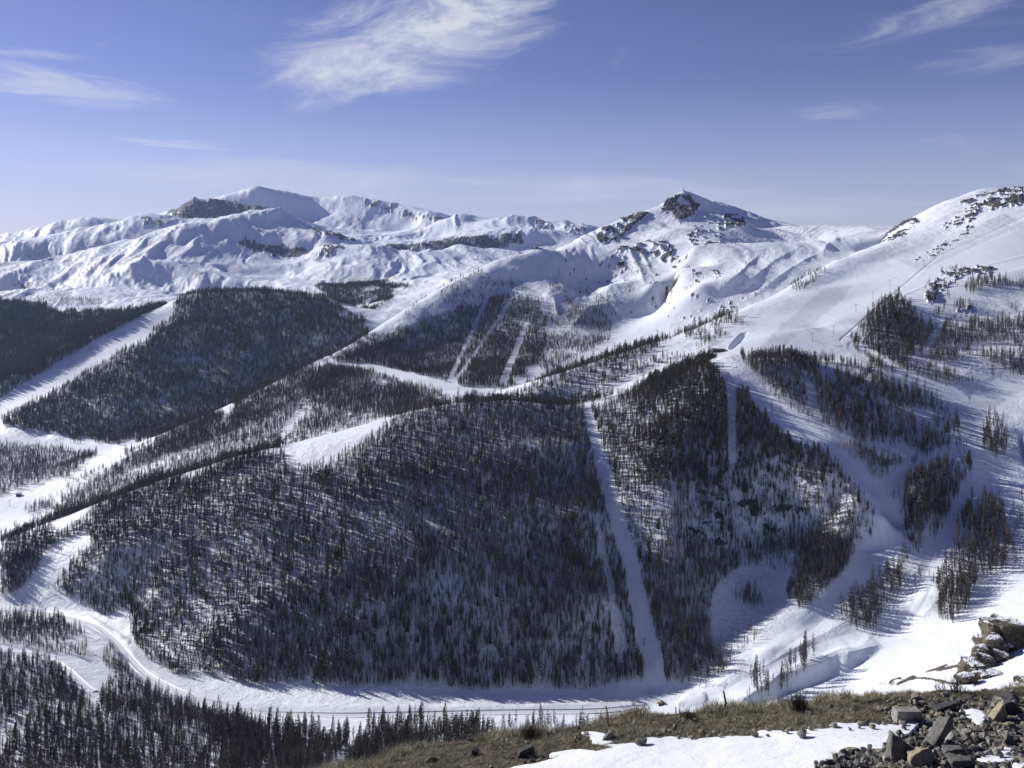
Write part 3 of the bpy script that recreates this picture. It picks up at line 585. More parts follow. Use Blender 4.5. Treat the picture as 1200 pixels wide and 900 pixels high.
# ------------------------------------------------------------------ forests: where trees stand
FOREST=[ # name, polygon, y0, y1, trees per 1000 m2, clumping threshold, mean height, lean dark share
 ('hill',[(0,655),(60,628),(110,602),(200,566),(300,536),(332,530),(345,560),(385,548),(412,526),(440,510),(462,490),(480,483),(530,470),(600,467),(660,475),(695,480),(740,460),(800,430),(835,424),(852,432),(880,478),(905,498),(942,524),(982,550),(1012,576),(1036,603),(1030,620),(1008,640),(990,668),(965,700),(940,715),(925,700),(930,650),(900,655),(862,668),(838,700),(832,750),(848,790),(800,806),(740,796),(690,808),(600,806),(500,806),(400,806),(300,802),(225,795),(200,790),(172,775),(150,745),(145,715),(124,720),(95,704),(62,694),(75,670),(104,642),(98,624),(55,638),(25,690),(0,700)],850,1500,27,-.72,15),
 ('hill_crest',[(0,636),(60,610),(110,586),(200,551),(290,528),(336,522),(318,534),(290,545),(200,580),(110,614),(60,640),(0,672)],1160,1440,18,-.15,15),
 ('bank_row',[(874,814),(880,800),(905,792),(928,782),(950,764),(960,768),(956,780),(925,802),(888,818)],790,900,26,-.4,21),
 ('hill_lower_right',[(832,690),(862,665),(900,655),(932,650),(925,700),(905,740),(868,766),(848,790),(832,760)],840,1050,11,.0,13),
 ('bowl_clumps',[(838,705),(868,676),(905,664),(912,690),(880,735),(850,765)],850,1050,26,.12,14),
 ('hill_corner',[(938,640),(965,628),(992,638),(994,665),(976,692),(955,716),(940,712),(935,680)],850,1100,34,-.4,15),
 ('hill_corner_low',[(868,705),(900,690),(915,700),(905,735),(872,745)],840,1050,18,-.0,13),
 ('clearing',[(0,700),(25,690),(55,638),(98,624),(104,642),(75,670),(62,694),(30,712),(0,712)],1150,1340,7,.2,10),
 ('hill_bright',[(332,530),(345,560),(385,548),(412,526),(430,515),(400,512),(350,522)],1200,1400,5,.1,9),
 ('near_wood',[(0,774),(58,773),(76,790),(106,812),(116,838),(131,800),(120,765),(132,756),(152,790),(172,806),(212,832),(262,846),(330,858),(400,870),(440,856),(500,850),(556,852),(590,872),(600,920),(-60,920),(-60,774)],500,1050,19,-.60,18),
 ('near_wood_right',[(560,862),(620,852),(650,850),(700,852),(745,848),(745,880),(600,900)],600,850,14,-.0,15),
 ('road_mound',[(-60,724),(0,725),(58,728),(88,736),(108,752),(103,768),(60,764),(0,757),(-60,756)],950,1180,26,-.35,14),
 ('road_row',[(160,800),(215,826),(300,846),(370,850),(370,856),(300,854),(210,838),(165,812)],760,960,26,-.2,13),
 ('rib_one',[(1060,580),(1085,552),(1112,548),(1140,550),(1140,600),(1122,630),(1106,652),(1085,658),(1062,640)],850,1150,30,-.4,17),
 ('rib_one_top',[(1092,520),(1140,522),(1142,548),(1090,550)],1000,1200,9,.1,15),
 ('rib_one_foot',[(1040,580),(1060,580),(1070,655),(1085,670),(1060,672),(1045,640)],850,1100,12,-.1,13),
 ('rib_two',[(1152,585),(1172,596),(1185,640),(1180,668),(1152,680),(1142,700),(1116,735),(1098,730),(1096,692),(1112,652),(1132,620)],820,1120,28,-.45,18),
 ('rib_two_side',[(1180,600),(1200,580),(1200,660),(1188,668)],850,1150,10,.0,14),
 ('slope_pair',[(1152,496),(1176,496),(1180,530),(1168,536),(1152,526)],950,1250,22,-.3,17),
 ('knoll',[(982,708),(1004,684),(1035,664),(1062,668),(1061,692),(1036,712),(1022,736),(1000,738),(982,728)],820,1050,34,-.5,16),
 ('knoll_top',[(1050,640),(1075,650),(1100,690),(1060,690)],850,1050,9,.0,12),
 ('middle',[(868,418),(930,419),(980,414),(1012,432),(1052,456),(1092,470),(1120,488),(1126,510),(1104,532),(1062,546),(1040,550),(1010,545),(992,505),(960,500),(930,470),(895,450)],950,1460,24,-.22,17),
 ('middle_edge',[(1010,545),(1050,545),(1045,566),(1012,560)],950,1200,18,-.2,14),
 ('piste_side',[(892,452),(930,472),(985,505),(1012,545),(990,540),(940,500),(900,480)],950,1350,14,.05,14),
 ('upper_dense',[(996,402),(1010,378),(1050,346),(1076,356),(1080,388),(1062,430),(1040,436),(1008,418)],1300,1950,22,-.4,18),
 ('upper_row',[(1008,418),(1040,436),(1100,456),(1150,446),(1080,425),(1040,428)],1150,1700,20,-.1,15),
 ('upper_open',[(1070,392),(1130,330),(1165,325),(1200,330),(1300,320),(1300,400),(1200,440),(1170,452),(1130,440),(1075,430)],1150,1950,17,-.06,19),
 ('second_ridge',[(598,472),(640,440),(700,417),(745,402),(772,396),(770,425),(740,455),(700,470),(650,478)],1400,1900,19,-.45,15),
 ('second_ridge_top',[(745,402),(790,386),(830,373),(862,368),(874,385),(845,402),(800,424),(765,440),(768,410)],1380,1850,10,.0,14),
 ('open_edge',[(925,335),(962,314),(968,322),(935,345)],1800,2200,6,.0,12),
 ('knob_dense',[(385,427),(440,400),(480,382),(540,362),(600,350),(625,352),(640,375),(640,425),(615,436),(598,452),(560,457),(520,456),(470,438),(430,427)],1700,3000,24,-.6,16),
 ('knob_right',[(650,352),(700,358),(718,375),(712,400),(680,420),(640,440),(632,400),(640,360)],1900,3000,13,-.15,15),
 ('knob_sparse',[(470,360),(560,318),(600,330),(625,335),(640,360),(600,352),(480,382)],2300,3100,9,.0,13),
 ('knob_upper',[(640,330),(720,345),(725,372),(650,356)],2300,3100,4,.0,13),
 ('ridge_three',[(25,603),(55,588),(90,562),(130,545),(180,517),(230,488),(300,462),(350,436),(385,425),(430,433),(500,465),(480,483),(440,493),(340,522),(300,532),(200,564),(100,598)],1480,2300,17,-.32,15),
 ('ridge_three_back',[(0,640),(110,562),(180,517),(230,488),(300,462),(350,436),(400,413),(440,388),(480,400),(300,500),(60,620)],1800,2700,22,-.9,15),
 ('band_four',[(360,432),(450,440),(520,463),(500,480),(440,493),(350,470)],1500,2200,16,-.5,15),
 ('dome',[(195,366),(212,350),(240,344),(290,340),(340,343),(380,349),(430,378),(432,395),(395,412),(350,434),(300,460),(255,482),(180,514),(130,520),(30,505),(0,498),(0,485),(60,462),(110,425),(160,405),(190,385)],2080,3500,17,-.62,16),
 ('left_shade',[(-200,352),(0,350),(80,366),(150,366),(196,356),(150,382),(100,403),(50,428),(0,452),(-200,520)],2600,4000,20,-.9,17),
 ('left_band',[(-200,480),(0,440),(50,418),(100,396),(150,372),(196,356),(165,390),(110,412),(60,440),(0,478),(-200,540)],2500,3500,18,-.8,16),
 ('valley_left',[(-200,522),(0,520),(95,522),(116,532),(80,560),(0,580),(-200,580)],1850,2400,18,-.6,15),
 ('far_bands',[(368,336),(440,331),(482,335),(455,353),(432,368),(405,362)],3200,4500,16,-.15,16),
 ('plateau_edge',[(0,342),(80,350),(140,352),(80,362),(0,358)],3600,4600,5,.15,15),
 ('plateau_trees',[(60,340),(180,340),(200,346),(120,352),(60,350)],3900,4700,1.0,.2,14),
 ('peak_scrub',[(850,300),(935,290),(965,300),(930,330),(890,345),(820,350),(780,352),(760,330),(800,320)],2300,3200,1.5,.1,8),
 ('outcrop_trees',[(1080,330),(1110,315),(1165,315),(1180,330),(1110,345),(1085,360)],1600,1950,4,.1,12),
]
NOTREES=[ # (polyline, y0, y1) lanes kept clear of trees
 ([(688,484,11),(705,548,17),(720,600,18),(735,650,20),(750,715,21),(768,800,26)],850,1345),
 ([(700,612,5),(715,690,8),(728,770,12)],850,1200),
 ([(855,430,16),(858,480,11),(858,545,9)],900,1400),
 ([(880,455,10),(930,492,14),(965,522,14),(1005,553,16),(1040,600,26),(1040,640,34),(995,688,32),(950,730,30),(890,775,34)],830,1300),
 ([(862,455,10),(830,420,6)],1100,1400),
 ([(700,462,8),(760,440,7),(830,418,8)],1200,1600),
 ([(800,395,6),(760,420,8),(700,440,0.1)],1400,1800),
 ([(945,450,12),(960,500,10)],1000,1350),
 ([(600,352,4),(568,400,4),(530,455,6)],1700,3000),
 ([(572,350,5),(540,420,5),(524,455,7)],1700,3000),
 ([(618,380,5),(590,450,10)],1700,3000),
 ([(355,425,2),(430,430,8),(480,443,11),(540,460,14),(600,466,10)],1500,2300),
 ([(230,486,7),(270,478,9),(262,496,5)],1500,2300),([(385,424,9),(370,430,6)],1800,2500),
 ([(332,512,12),(350,488,10),(362,480,6)],1480,2200),
 ([(60,590,8),(130,548,5),(180,520,3)],1560,2200),([(140,562,4),(300,500,4)],1500,2000),
 ([(0,480,20),(70,440,26),(130,405,28),(195,366,18)],2450,3250),
 ([(0,515,9),(60,522,8),(130,528,8)],1900,2400),
 ([(0,718,9),(60,721,9),(100,729,10),(130,744,12),(145,764,14),(160,785,14),(185,801,15),(230,818,14),(300,836,13),(400,838,13),(600,836,14)],760,1300),
 ([(0,765,5),(55,768,7),(85,792,14),(112,832,8)],750,1050),
 ([(-10,868,14),(45,832,7)],600,900),([(395,905,18),(425,862,8)],600,850),([(250,905,12),(262,880,4)],600,850),
 ([(1062,672,14),(1105,640,16),(1128,590,16),(1140,560,10)],850,1150),
 ([(1085,420,8),(1130,330,6)],1300,1950),([(1010,410,7),(1060,440,8),(1120,462,10),(1160,465,14)],1180,1460),
 ([(440,350,5),(400,372,6)],3000,4300),
]
rng=np.random.default_rng(7)
DENSE=(0,1,5)
SMALL={'near_wood':.85,'near_wood_right':.85,'road_row':.8,'rib_one':.9,'rib_two':.9,'knoll':.9,'slope_pair':.95,'dome':.9,'left_shade':.9,'left_band':.9}
TX=[];TY=[];TH=[];TR=[]
for fi,(nm,poly,y0,y1,dens,th,hh) in enumerate(FOREST):
    pa=np.array(poly,float)
    xs=[(u-CX)/F*y for u in (pa[:,0].min(),pa[:,0].max()) for y in (y0,y1)]
    x0,x1=min(xs),max(xs); n=int((x1-x0)*(y1-y0)/1000*dens*(4.6 if fi in DENSE else 3.2 if nm.startswith('near_wood') else 2.3))
    x=rng.uniform(x0,x1,n);y=rng.uniform(y0,y1,n);u=x/y*F+CX
    k=(u>-200)&(u<1330)&(u>pa[:,0].min())&(u<pa[:,0].max()); x,y,u=x[k],y[k],u[k]
    z=zat(u,y); v=V0-z/y*F
    if y0<3000: k=inpoly(u+fbm(x,y,60,3,61)*8,v+fbm(x,y,45,3,62)*8,poly)
    else: k=inpoly(u,v,poly)
    if nm=='hill': k&=rng.random(len(u))<np.where(u<745,np.interp(v,[470,560,660],[.50,.75,1.]),np.interp(v,[430,545,575,630,670],[1.1,1.1,.6,.65,1.]))
    x,y,u,v,z=[a[k] for a in (x,y,u,v,z)]
    for line,a,b in NOTREES:
        k=~((y>a)&(y<b)&(linedist(u,v,line)<1)); x,y,u,v,z=[q[k] for q in (x,y,u,v,z)]
    cl=fbm(x,y,70,3,31)+.35*vnoise(x/22,y/22,9)
    k=cl>th-rng.uniform(0,.25,len(cl)); x,y,cl=x[k],y[k],cl[k]
    TX.append(x);TY.append(y);TR.append(np.full(len(x),fi));TH.append(hh*SMALL.get(nm,.72)*np.exp(rng.normal(0,.33,len(x)))*(.92+.2*cl))
TX=np.concatenate(TX);TY=np.concatenate(TY);TR=np.concatenate(TR);TH=np.clip(np.concatenate(TH),3,24)
TH*=np.where((TY<1050)&(TX/TY*F+CX<250),.74,1)
TU=TX/TY*F+CX;TZ=zat(TU,TY);TV=V0-TZ/TY*F
print('trees',len(TX),round(time.time()-T0,1))
# share of ground under trees, for the litter on the snow
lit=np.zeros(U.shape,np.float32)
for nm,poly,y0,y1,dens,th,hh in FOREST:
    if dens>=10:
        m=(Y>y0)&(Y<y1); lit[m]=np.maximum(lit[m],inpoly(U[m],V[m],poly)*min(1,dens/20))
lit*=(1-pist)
bare=np.zeros(U.shape,np.float32)
for poly,y0,y1,a in [([(145,735),(190,790),(230,805),(215,790),(180,770),(155,730)],900,1150,.40),([(25,700),(60,640),(100,625),(70,690)],1150,1300,.28),
    ([(540,300),(640,330),(600,400),(520,420)],2000,3000,.20),([(800,500),(1000,560),(950,640),(800,640)],900,1250,.24),([(1085,330),(1200,330),(1200,440),(1060,440)],1300,1900,.2),([(940,300),(1017,298),(900,352),(850,372)],1700,2400,.18),
    ([(0,300),(450,260),(450,340),(0,340)],4600,7500,.26),([(640,300),(1000,280),(900,345),(640,380)],2300,3300,.24),([(0,640),(400,500),(700,480),(700,700),(100,700)],900,1400,.22)]:
    m=(Y>y0)&(Y<y1); bare[m]=np.maximum(bare[m],inpoly(U[m],V[m],poly)*a)
bare*=(1-pist)
# ------------------------------------------------------------------ terrain objects
fv_u=(U[:-1,:-1]+U[1:,1:])/2; fv_y=(Y[:-1,:-1]+Y[1:,1:])/2; fv_v=(V[:-1,:-1]+V[1:,1:])/2
foot=np.interp(fv_u,[-340,0,110,175,215,300,500,700,800,850,900,960,1035,1060,1540],[1230,1205,1150,1020,955,915,890,882,868,858,868,902,965,250,250])
back=np.interp(fv_u,[-340,0,300,540,700,800,860,900,940,980,1035],[1560,1560,1470,1450,1430,1420,1380,1180,1110,1065,1000])
lab=np.zeros(fv_u.shape,int)
lab[(fv_y<foot)&(fv_u<1045)]=0
hillm=(fv_y>=foot)&(fv_y<back)&(fv_u<1035); 
rest=~((fv_y<foot)&(fv_u<1045))&~hillm
lab[hillm]=1
lab[rest&(fv_u>=610)&(fv_y<2260)]=2
lab[rest&(fv_u>=610)&(fv_y>=2260)&(fv_y<4500)]=3
lab[rest&(fv_u<610)&(fv_y<1800)]=2
lab[rest&(fv_u<610)&(fv_y>=1800)&(fv_y<4500)]=4
lab[fv_y>=4500]=5
names=['valley_floor','wooded_hill','ski_slopes','rocky_mountain','wooded_hills','distant_mountains']
idx=np.arange(U.size).reshape(U.shape)
Q=np.stack([idx[:-1,:-1],idx[:-1,1:],idx[1:,1:],idx[1:,:-1]],-1)
PF=P3.reshape(-1,3);NF=NR.reshape(-1,3)
for k,nm in enumerate(names):
    q=Q[lab==k]
    ids,inv=np.unique(q.ravel(),return_inverse=True)
    me=quads(nm,PF[ids],inv.reshape(-1,4)); me.materials.append(MT)
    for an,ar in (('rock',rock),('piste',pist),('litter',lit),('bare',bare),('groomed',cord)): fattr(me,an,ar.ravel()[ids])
    me.normals_split_custom_set_from_vertices(NF[ids].astype(np.float32))
    o=link(bpy.data.objects.new(nm,me)); o['kind']='structure'
print('terrain',round(time.time()-T0,1))
# ------------------------------------------------------------------ trees
def plain(name,c1,c2,scale=.6,rough=.9):
    m,t,b=newmat(name,rough,.15); oi=t.nodes.new('ShaderNodeObjectInfo')
    f=math_(t,'ADD',math_(t,'MULTIPLY',oi.outputs['Random'],.6),math_(t,'MULTIPLY',noise(t,scale,3,.6,pos(t)),.4))
    t.links.new(mixc(t,f,c1,c2),b.inputs['Base Color']); return m
M_TRUNK=plain('larch_bark',(.04,.034,.03),(.085,.07,.06))
M_TWIG=plain('larch_twigs',(.042,.036,.029),(.092,.075,.054))
M_TWIG2=plain('larch_twigs_near',(.060,.052,.040),(.125,.105,.075))
M_SPRUCE=plain('spruce_needles',(.012,.018,.012),(.030,.040,.022))
M_PINE=plain('pine_needles',(.030,.030,.018),(.075,.065,.036))
def tree_geo(seed,kind,n):
    """unit-high conifer: trunk (verts, faces) and crown (verts, faces)"""
    r=random.Random(seed); tv=[];tf=[];cv=[];cf=[]
    sides=4 if n<60 else 6
    lean=r.uniform(-.02,.02); r0=.013 if kind=='larch' else .012
    for j,(h,rad) in enumerate(((-.03,r0*1.15),(.45,r0*.6),(1.0,.001))):
        for i in range(sides): a=i*math.tau/sides; tv.append((math.cos(a)*rad+lean*h,math.sin(a)*rad,h))
    for j in range(2):
        for i in range(sides): tf.append((j*sides+i,j*sides+(i+1)%sides,(j+1)*sides+(i+1)%sides,(j+1)*sides+i))
    lo={'larch':r.uniform(.10,.32),'spruce':.04,'pine':r.uniform(.12,.25)}[kind]
    wid={'larch':r.uniform(.095,.15),'spruce':r.uniform(.15,.19),'pine':r.uniform(.13,.19)}[kind]
    for k in range(n):
        t=(k+r.random())/n; h=lo+(1-lo)*t**.95
        prof=(1-t)**.62*min(1,.35+t*2.4) if kind!='spruce' else (1-t)**.95
        if kind=='pine': prof=(1-t)**.5*min(1,.4+t*3)
        L=wid*prof*r.uniform(.55,1.25)+.012; a=k*2.399+r.uniform(-.5,.5)
        up={'larch':r.uniform(-.01,.06),'spruce':-.035,'pine':r.uniform(.0,.05)}[kind]
        th={'larch':.030 if n<60 else .02,'spruce':.06,'pine':.05}[kind]*(26/n)**.35*r.uniform(.7,1.3)+.008
        x,y=math.cos(a),math.sin(a); b=len(cv); w=L*({'larch':.17 if n<60 else .10,'spruce':.38,'pine':.34}[kind])
        cv+=[(lean*h,0,h+th*.4),(x*L*.6-y*w+lean*h,y*L*.6+x*w,h+up*.6-th*.5),(x*L+lean*h,y*L,h+up+th*.3),(x*L*.6+y*w+lean*h,y*L*.6-x*w,h+up*.6+th*.9)]
        cf+=[(b,b+1,b+2),(b,b+2,b+3)]
        if kind=='larch' and n>60:   # hanging side twigs
            for s in (.45,.75):
                b=len(cv);px,py=x*L*s,y*L*s;c2=r.uniform(-1,1)*.35*L
                cv+=[(px+lean*h,py,h+up*s+.008),(px-y*c2+lean*h,py+x*c2,h+up*s-.022),(px+x*.01+lean*h,py+y*.01,h+up*s-.008)]
                cf.append((b,b+1,b+2))
    return tv,tf,cv,cf
def whole(name,seed,kind,n):
    tv,tf,cv,cf=tree_geo(seed,kind,n); b=len(tv)
    return mesh_np(name,tv+cv,tf+[tuple(i+b for i in f) for f in cf],(M_TRUNK,{'larch':M_TWIG,'spruce':M_SPRUCE,'pine':M_PINE}[kind]),midx=[0]*len(tf)+[1]*len(cf))
src=bpy.data.collections.new('tree_shapes')      # shapes for the mass of trees; not linked to the scene
for i in range(6): src.objects.link(bpy.data.objects.new('larch_shape_%d'%i,whole('larch_shape',100+i,'larch',36)))
for i in range(3): src.objects.link(bpy.data.objects.new('pine_shape_%d'%i,whole('pine_shape',200+i,'pine',34)))
def scatter(name,pts,idx,scl,rot,coll,label,cat):
    me=bpy.data.meshes.new(name); me.vertices.add(len(pts)); me.vertices.foreach_set('co',np.ascontiguousarray(pts,np.float32).ravel())
    a=me.attributes.new('pick','INT','POINT'); a.data.foreach_set('value',np.ascontiguousarray(idx,np.int32))
    a=me.attributes.new('size','FLOAT_VECTOR','POINT'); a.data.foreach_set('vector',np.ascontiguousarray(scl,np.float32).ravel())
    a=me.attributes.new('turn','FLOAT_VECTOR','POINT'); a.data.foreach_set('vector',np.ascontiguousarray(rot,np.float32).ravel())
    o=link(bpy.data.objects.new(name,me))
    g=bpy.data.node_groups.new(name+'_nodes','GeometryNodeTree')
    g.interface.new_socket('Geometry',in_out='INPUT',socket_type='NodeSocketGeometry'); g.interface.new_socket('Geometry',in_out='OUTPUT',socket_type='NodeSocketGeometry')
    gi=g.nodes.new('NodeGroupInput');go=g.nodes.new('NodeGroupOutput')
    mp=g.nodes.new('GeometryNodeMeshToPoints'); ins=g.nodes.new('GeometryNodeInstanceOnPoints'); ci=g.nodes.new('GeometryNodeCollectionInfo')
    ci.inputs['Collection'].default_value=coll; ci.inputs['Separate Children'].default_value=True; ci.inputs['Reset Children'].default_value=True
    def na(nm,ty):
        n=g.nodes.new('GeometryNodeInputNamedAttribute'); n.data_type=ty; n.inputs[0].default_value=nm; return n.outputs[0]
    L=g.links.new
    L(gi.outputs[0],mp.inputs[0]); L(mp.outputs[0],ins.inputs['Points']); L(ci.outputs[0],ins.inputs['Instance'])
    ins.inputs['Pick Instance'].default_value=True
    L(na('pick','INT'),ins.inputs['Instance Index']); L(na('size','FLOAT_VECTOR'),ins.inputs['Scale'])
    L(na('turn','FLOAT_VECTOR'),ins.inputs['Rotation']); L(ins.outputs[0],go.inputs[0])
    m=o.modifiers.new('scatter','NODES'); m.node_group=g
    props(o,label,cat,kind='stuff'); return o
# crest of the near bank hides what lies below it
crest_u=[-60,0,300,400,500,600,700,800,900,1000,1050,1130,1165,1200]; crest_v=[1020,1010,930,902,878,860,847,836,825,806,795,772,745,738]
pxh=TH/TY*F
jj=np.clip(np.searchsorted(ys,TY),0,len(ys)-1);ii=np.clip(np.searchsorted(us,TU),0,len(us)-1)
seen=vis[jj,ii]&(TU>2)&(TU<1198)&(TV-pxh*.5<np.interp(TU,crest_u,crest_v))&(TV-pxh*.5<898)
names_f=[f[0] for f in FOREST]
pine_share=np.zeros(len(FOREST)); 
for nm,s in (('second_ridge',.5),('second_ridge_top',.5),('left_shade',.7),('dome',.45),('left_band',.5),('far_bands',.6),('hill',.13),('near_wood',.04),('middle',.25),('rib_one',.15),('knob_dense',.3),('upper_dense',.3),('open_edge',.8),('peak_scrub',.8),('knob_sparse',.6),('knob_upper',.6),('outcrop_trees',.7)): pine_share[names_f.index(nm)]=s
ps=pine_share[TR]; inr=(TR==0)&(TU>760)&(TU<1040)&(TV<580); ps=np.where(inr,.6,ps)
isp=rng.random(len(TX))<ps
order=np.argsort(-np.where(seen&~isp,pxh,0))[:296]
single=np.zeros(len(TX),bool); single[order]=True
pi_order=np.argsort(-np.where(seen&isp,pxh,0))[:296]
single_p=np.zeros(len(TX),bool); single_p[pi_order]=True
k=~single&~single_p; nT=len(TX)
wd=rng.uniform(.8,1.25,nT)
for nm,sel,base,cnt,lb in (('larch_forest',k&~isp,0,6,'thousands of bare grey brown larches covering the snowy hillsides'),('pine_forest',k&isp,6,3,'dark evergreen pines and spruces massed on the ridges and far hills')):
    ids=np.where(sel)[0]
    pts=np.stack([TX[ids],TY[ids],TZ[ids]],1); s=TH[ids]
    # collection children are taken in name order: larch 0-5, pine 6-8
    scatter(nm,pts,base+rng.integers(0,cnt,len(ids)),np.stack([s*wd[ids],s*wd[ids],s],1),np.stack([rng.normal(0,.02,len(ids)),rng.normal(0,.02,len(ids)),rng.uniform(0,6.28,len(ids))],1),src,lb,'forest')
# single trees, nearest and largest in view
def tree_kinds(kind,n,cnt,seed,mat=None):
    out=[]
    for i in range(cnt):
        tv,tf,cv,cf=tree_geo(seed+i,kind,n)
        out.append((mesh_np('trunk',tv,tf,(M_TRUNK,)),mesh_np('crown',cv,cf,(mat or {'larch':M_TWIG,'spruce':M_SPRUCE,'pine':M_PINE}[kind],))))
    return out
LK=tree_kinds('larch',95,6,300,M_TWIG2); PK=tree_kinds('pine',95,4,400); SK=tree_kinds('spruce',110,3,500)
def put_tree(name,kinds,x,y,z,h,w,label,cat,group,i):
    e=empty(name,(x,y,z),rng.uniform(0,6.28)); e.scale=(h*w,h*w,h); props(e,label,cat,group)
    t,c=kinds[i%len(kinds)]
    for nm,me in (('trunk',t),('crown',c)):
        o=link(bpy.data.objects.new(nm,me)); o.parent=e
    return e
def place_words(u,v,fi):
    nm=names_f[fi]
    if nm in('near_wood','near_wood_right','road_row'):
        if u<60: return 'in the wood below the snowy lane, bottom left'
        if u<190: return 'in the wood beside the road bend, lower left'
        if u<330: return 'in the dense wood just below the valley road'
        if u<440: return 'on the snowy bank below the long straight valley road'
        if u<560: return 'in the clump of trees just beyond the grassy bank'
        return 'standing right behind the dry grass of the near bank'
    if nm=='road_mound': return 'on the mound between the two snow covered lanes'
    if nm.startswith('rib_two'): return 'on the narrow treed rib at the right edge'
    if nm.startswith('rib_one'): return 'on the broad treed rib between the right hand pistes'
    if nm.startswith('knoll'): return 'in the brown clump beside the shaded piste'
    if nm in('hill_corner','hill_corner_low','hill_lower_right','bowl_clumps'): return 'at the shaded hill foot beside the piste'
    if nm=='slope_pair': return 'in the small isolated group beside the wide sunny piste'
    if nm in('middle','middle_edge','piste_side'): return 'in the wood between the pistes on the right slope'
    if nm.startswith('upper'): return 'on the open slope under the rocky outcrops, upper right'
    if nm.startswith('second'): return 'along the ridge behind the round wooded hill'
    if nm=='bank_row': return 'in the row along the rim of the cut snow bank'
    if nm in('hill','hill_crest'):
        if u>960: return 'near the right tip of the big wooded hill'
        if u>780: return 'on the right shoulder of the big wooded hill'
        return 'on the face of the big wooded hill'
    return 'on the far snowy slopes'
for kk,(ids,kinds,nm,adj) in enumerate(((order,LK,'larch_tree','bare grey larch'),(pi_order,PK,'pine_tree','dark green pine'))):
    ww_={i:place_words(TU[i],TV[i],TR[i]) for i in ids}; special={}
    for g_ in set(ww_.values()):
        m_=[i for i in ids if ww_[i]==g_]
        if len(m_)>4:
            for key,val in (('tallest',lambda i:-TH[i]*F/TY[i]),('leftmost',lambda i:TU[i]),('rightmost',lambda i:-TU[i]),('lowest standing',lambda i:-TV[i]),('highest standing',lambda i:TV[i])):
                c_=min((i for i in m_ if i not in special),key=val); special[c_]=key+' '
    for n_,i in enumerate(ids):
        w=ww_[i]
        put_tree(nm,kinds,TX[i],TY[i],TZ[i],TH[i],wd[i],special.get(i,'')+adj+' '+w,'tree',('larches ' if kk==0 else 'pines ')+w,n_)
# dark spruces scattered over the hill face and the lower wood (placed one by one)
SPR=[(484,700),(495,712),(503,706),(520,722),(528,735),(540,720),(545,742),(560,712),(583,700),(668,712),(563,668),(478,742),(470,728),(502,745),(512,738),(490,755),(512,680),(430,690),(420,700),(434,707),(440,735),(428,728),(412,745),(455,745),(392,700),(560,790),(562,800),(508,792),(570,784),(431,801),(368,801),(370,792),(292,797),(303,795),(274,793),(200,780),(240,760),(255,775),(300,760),(330,770),(350,755),(280,730),(320,715),(352,700),(620,735),(640,720),(600,760),(575,755),(545,770),(655,780),(700,745),(480,780),(530,780),(460,770),(395,770),(403,878),(383,882),(345,895),(297,880),(312,868),(330,892),(280,896),(240,892),(210,880),(180,890),(150,895),(120,892),(60,890),(20,880),(12,838),(30,810),(70,835),(95,850),(140,850),(175,860),(520,860),(490,880),(470,875),(432,885),(1130,618),(1145,640)]
lw={0:'on the dark lower face of the big wooded hill',1:'among the larches in the bottom left wood',2:'among the larches at the foot of the right slopes',3:'standing dark against the snow at the foot of the big hill'}
for n_,(u,v) in enumerate(SPR):
    p=find(u,v,500 if v>812 and u<700 else 840,1400)
    q=2 if u>900 else 1 if v>812 else 3 if v>782 else 0
    put_tree('spruce_tree',SK,p.x,p.y,p.z,rng.uniform(9,14)*(.7 if q==3 else 1),rng.uniform(.9,1.3),'nearly black narrow spruce '+lw[q],'tree','spruces '+lw[q],n_)
print('trees built',round(time.time()-T0,1))
# ------------------------------------------------------------------ the near bank, and the spur below it
nus=np.concatenate([np.arange(-700,-20,20.),np.arange(-20,1225,2.5),np.arange(1225,1900,20.)])
nys=np.concatenate([seg(4.5,10.0,16),seg(10.0,16.6,270),seg(16.6,55,40),seg(55,110,110),seg(110,262,20)])
NU,NY=np.meshgrid(nus,nys); nm_=rbf_fit(NEAR,c=.02)
NV=rbf_eval(nm_,NU,NY); NX=(NU-CX)/F*NY; NZ=(V0-NV)/F*NY
SNOWP=[(570,905),(640,889),(700,879),(770,866),(830,862),(890,861),(940,856),(985,853),(1040,850),(1082,852),(1072,862),(1048,868),(1040,882),(1000,884),(975,892),(955,905),(955,960),(540,960)]
jit=fbm(NX,NY,1.2,4,91)
snowm=inpoly(NU+jit*14,NV+jit*7,SNOWP)&(NY<16)
# small leftover patches of snow
for (a,b,w,h) in ((697,864,14,6),(757,868,16,4),(722,872,20,3),(785,867,14,3),(1150,842,14,5),(1155,848,8,4),(1165,889,22,5),(1180,880,12,3),(1195,897,12,4),(905,857,26,4),(1000,850,30,3),(1076,849,16,4),(660,880,30,5)):
    snowm|=(((NU-a+jit*22)/w)**2+((NV-b+jit*10)/h)**2<1)&(NY<16)
bank=(NY<17.5)
rub=inpoly(NU+jit*30,NV+jit*12,[(950,905),(1000,884),(1045,868),(1050,835),(1120,822),(1230,812),(1400,806),(1700,812),(1700,1000),(930,1000)])&bank
sm=snowm.astype(float)
NZ+=np.where(bank,fbm(NX,NY,2.2,5,71,.55)*.10*(1-.75*sm)+fbm(NX,NY,.35,3,75)*.05*(1-.9*sm)+sm*.015+fbm(NX,NY,3.,2,79)*.03*sm,0)
NZ+=np.where(~bank,fbm(NX,NY,14,5,81,.5)*np.interp(NY,[17,30,60,260],[.1,.5,.45,3]),0)
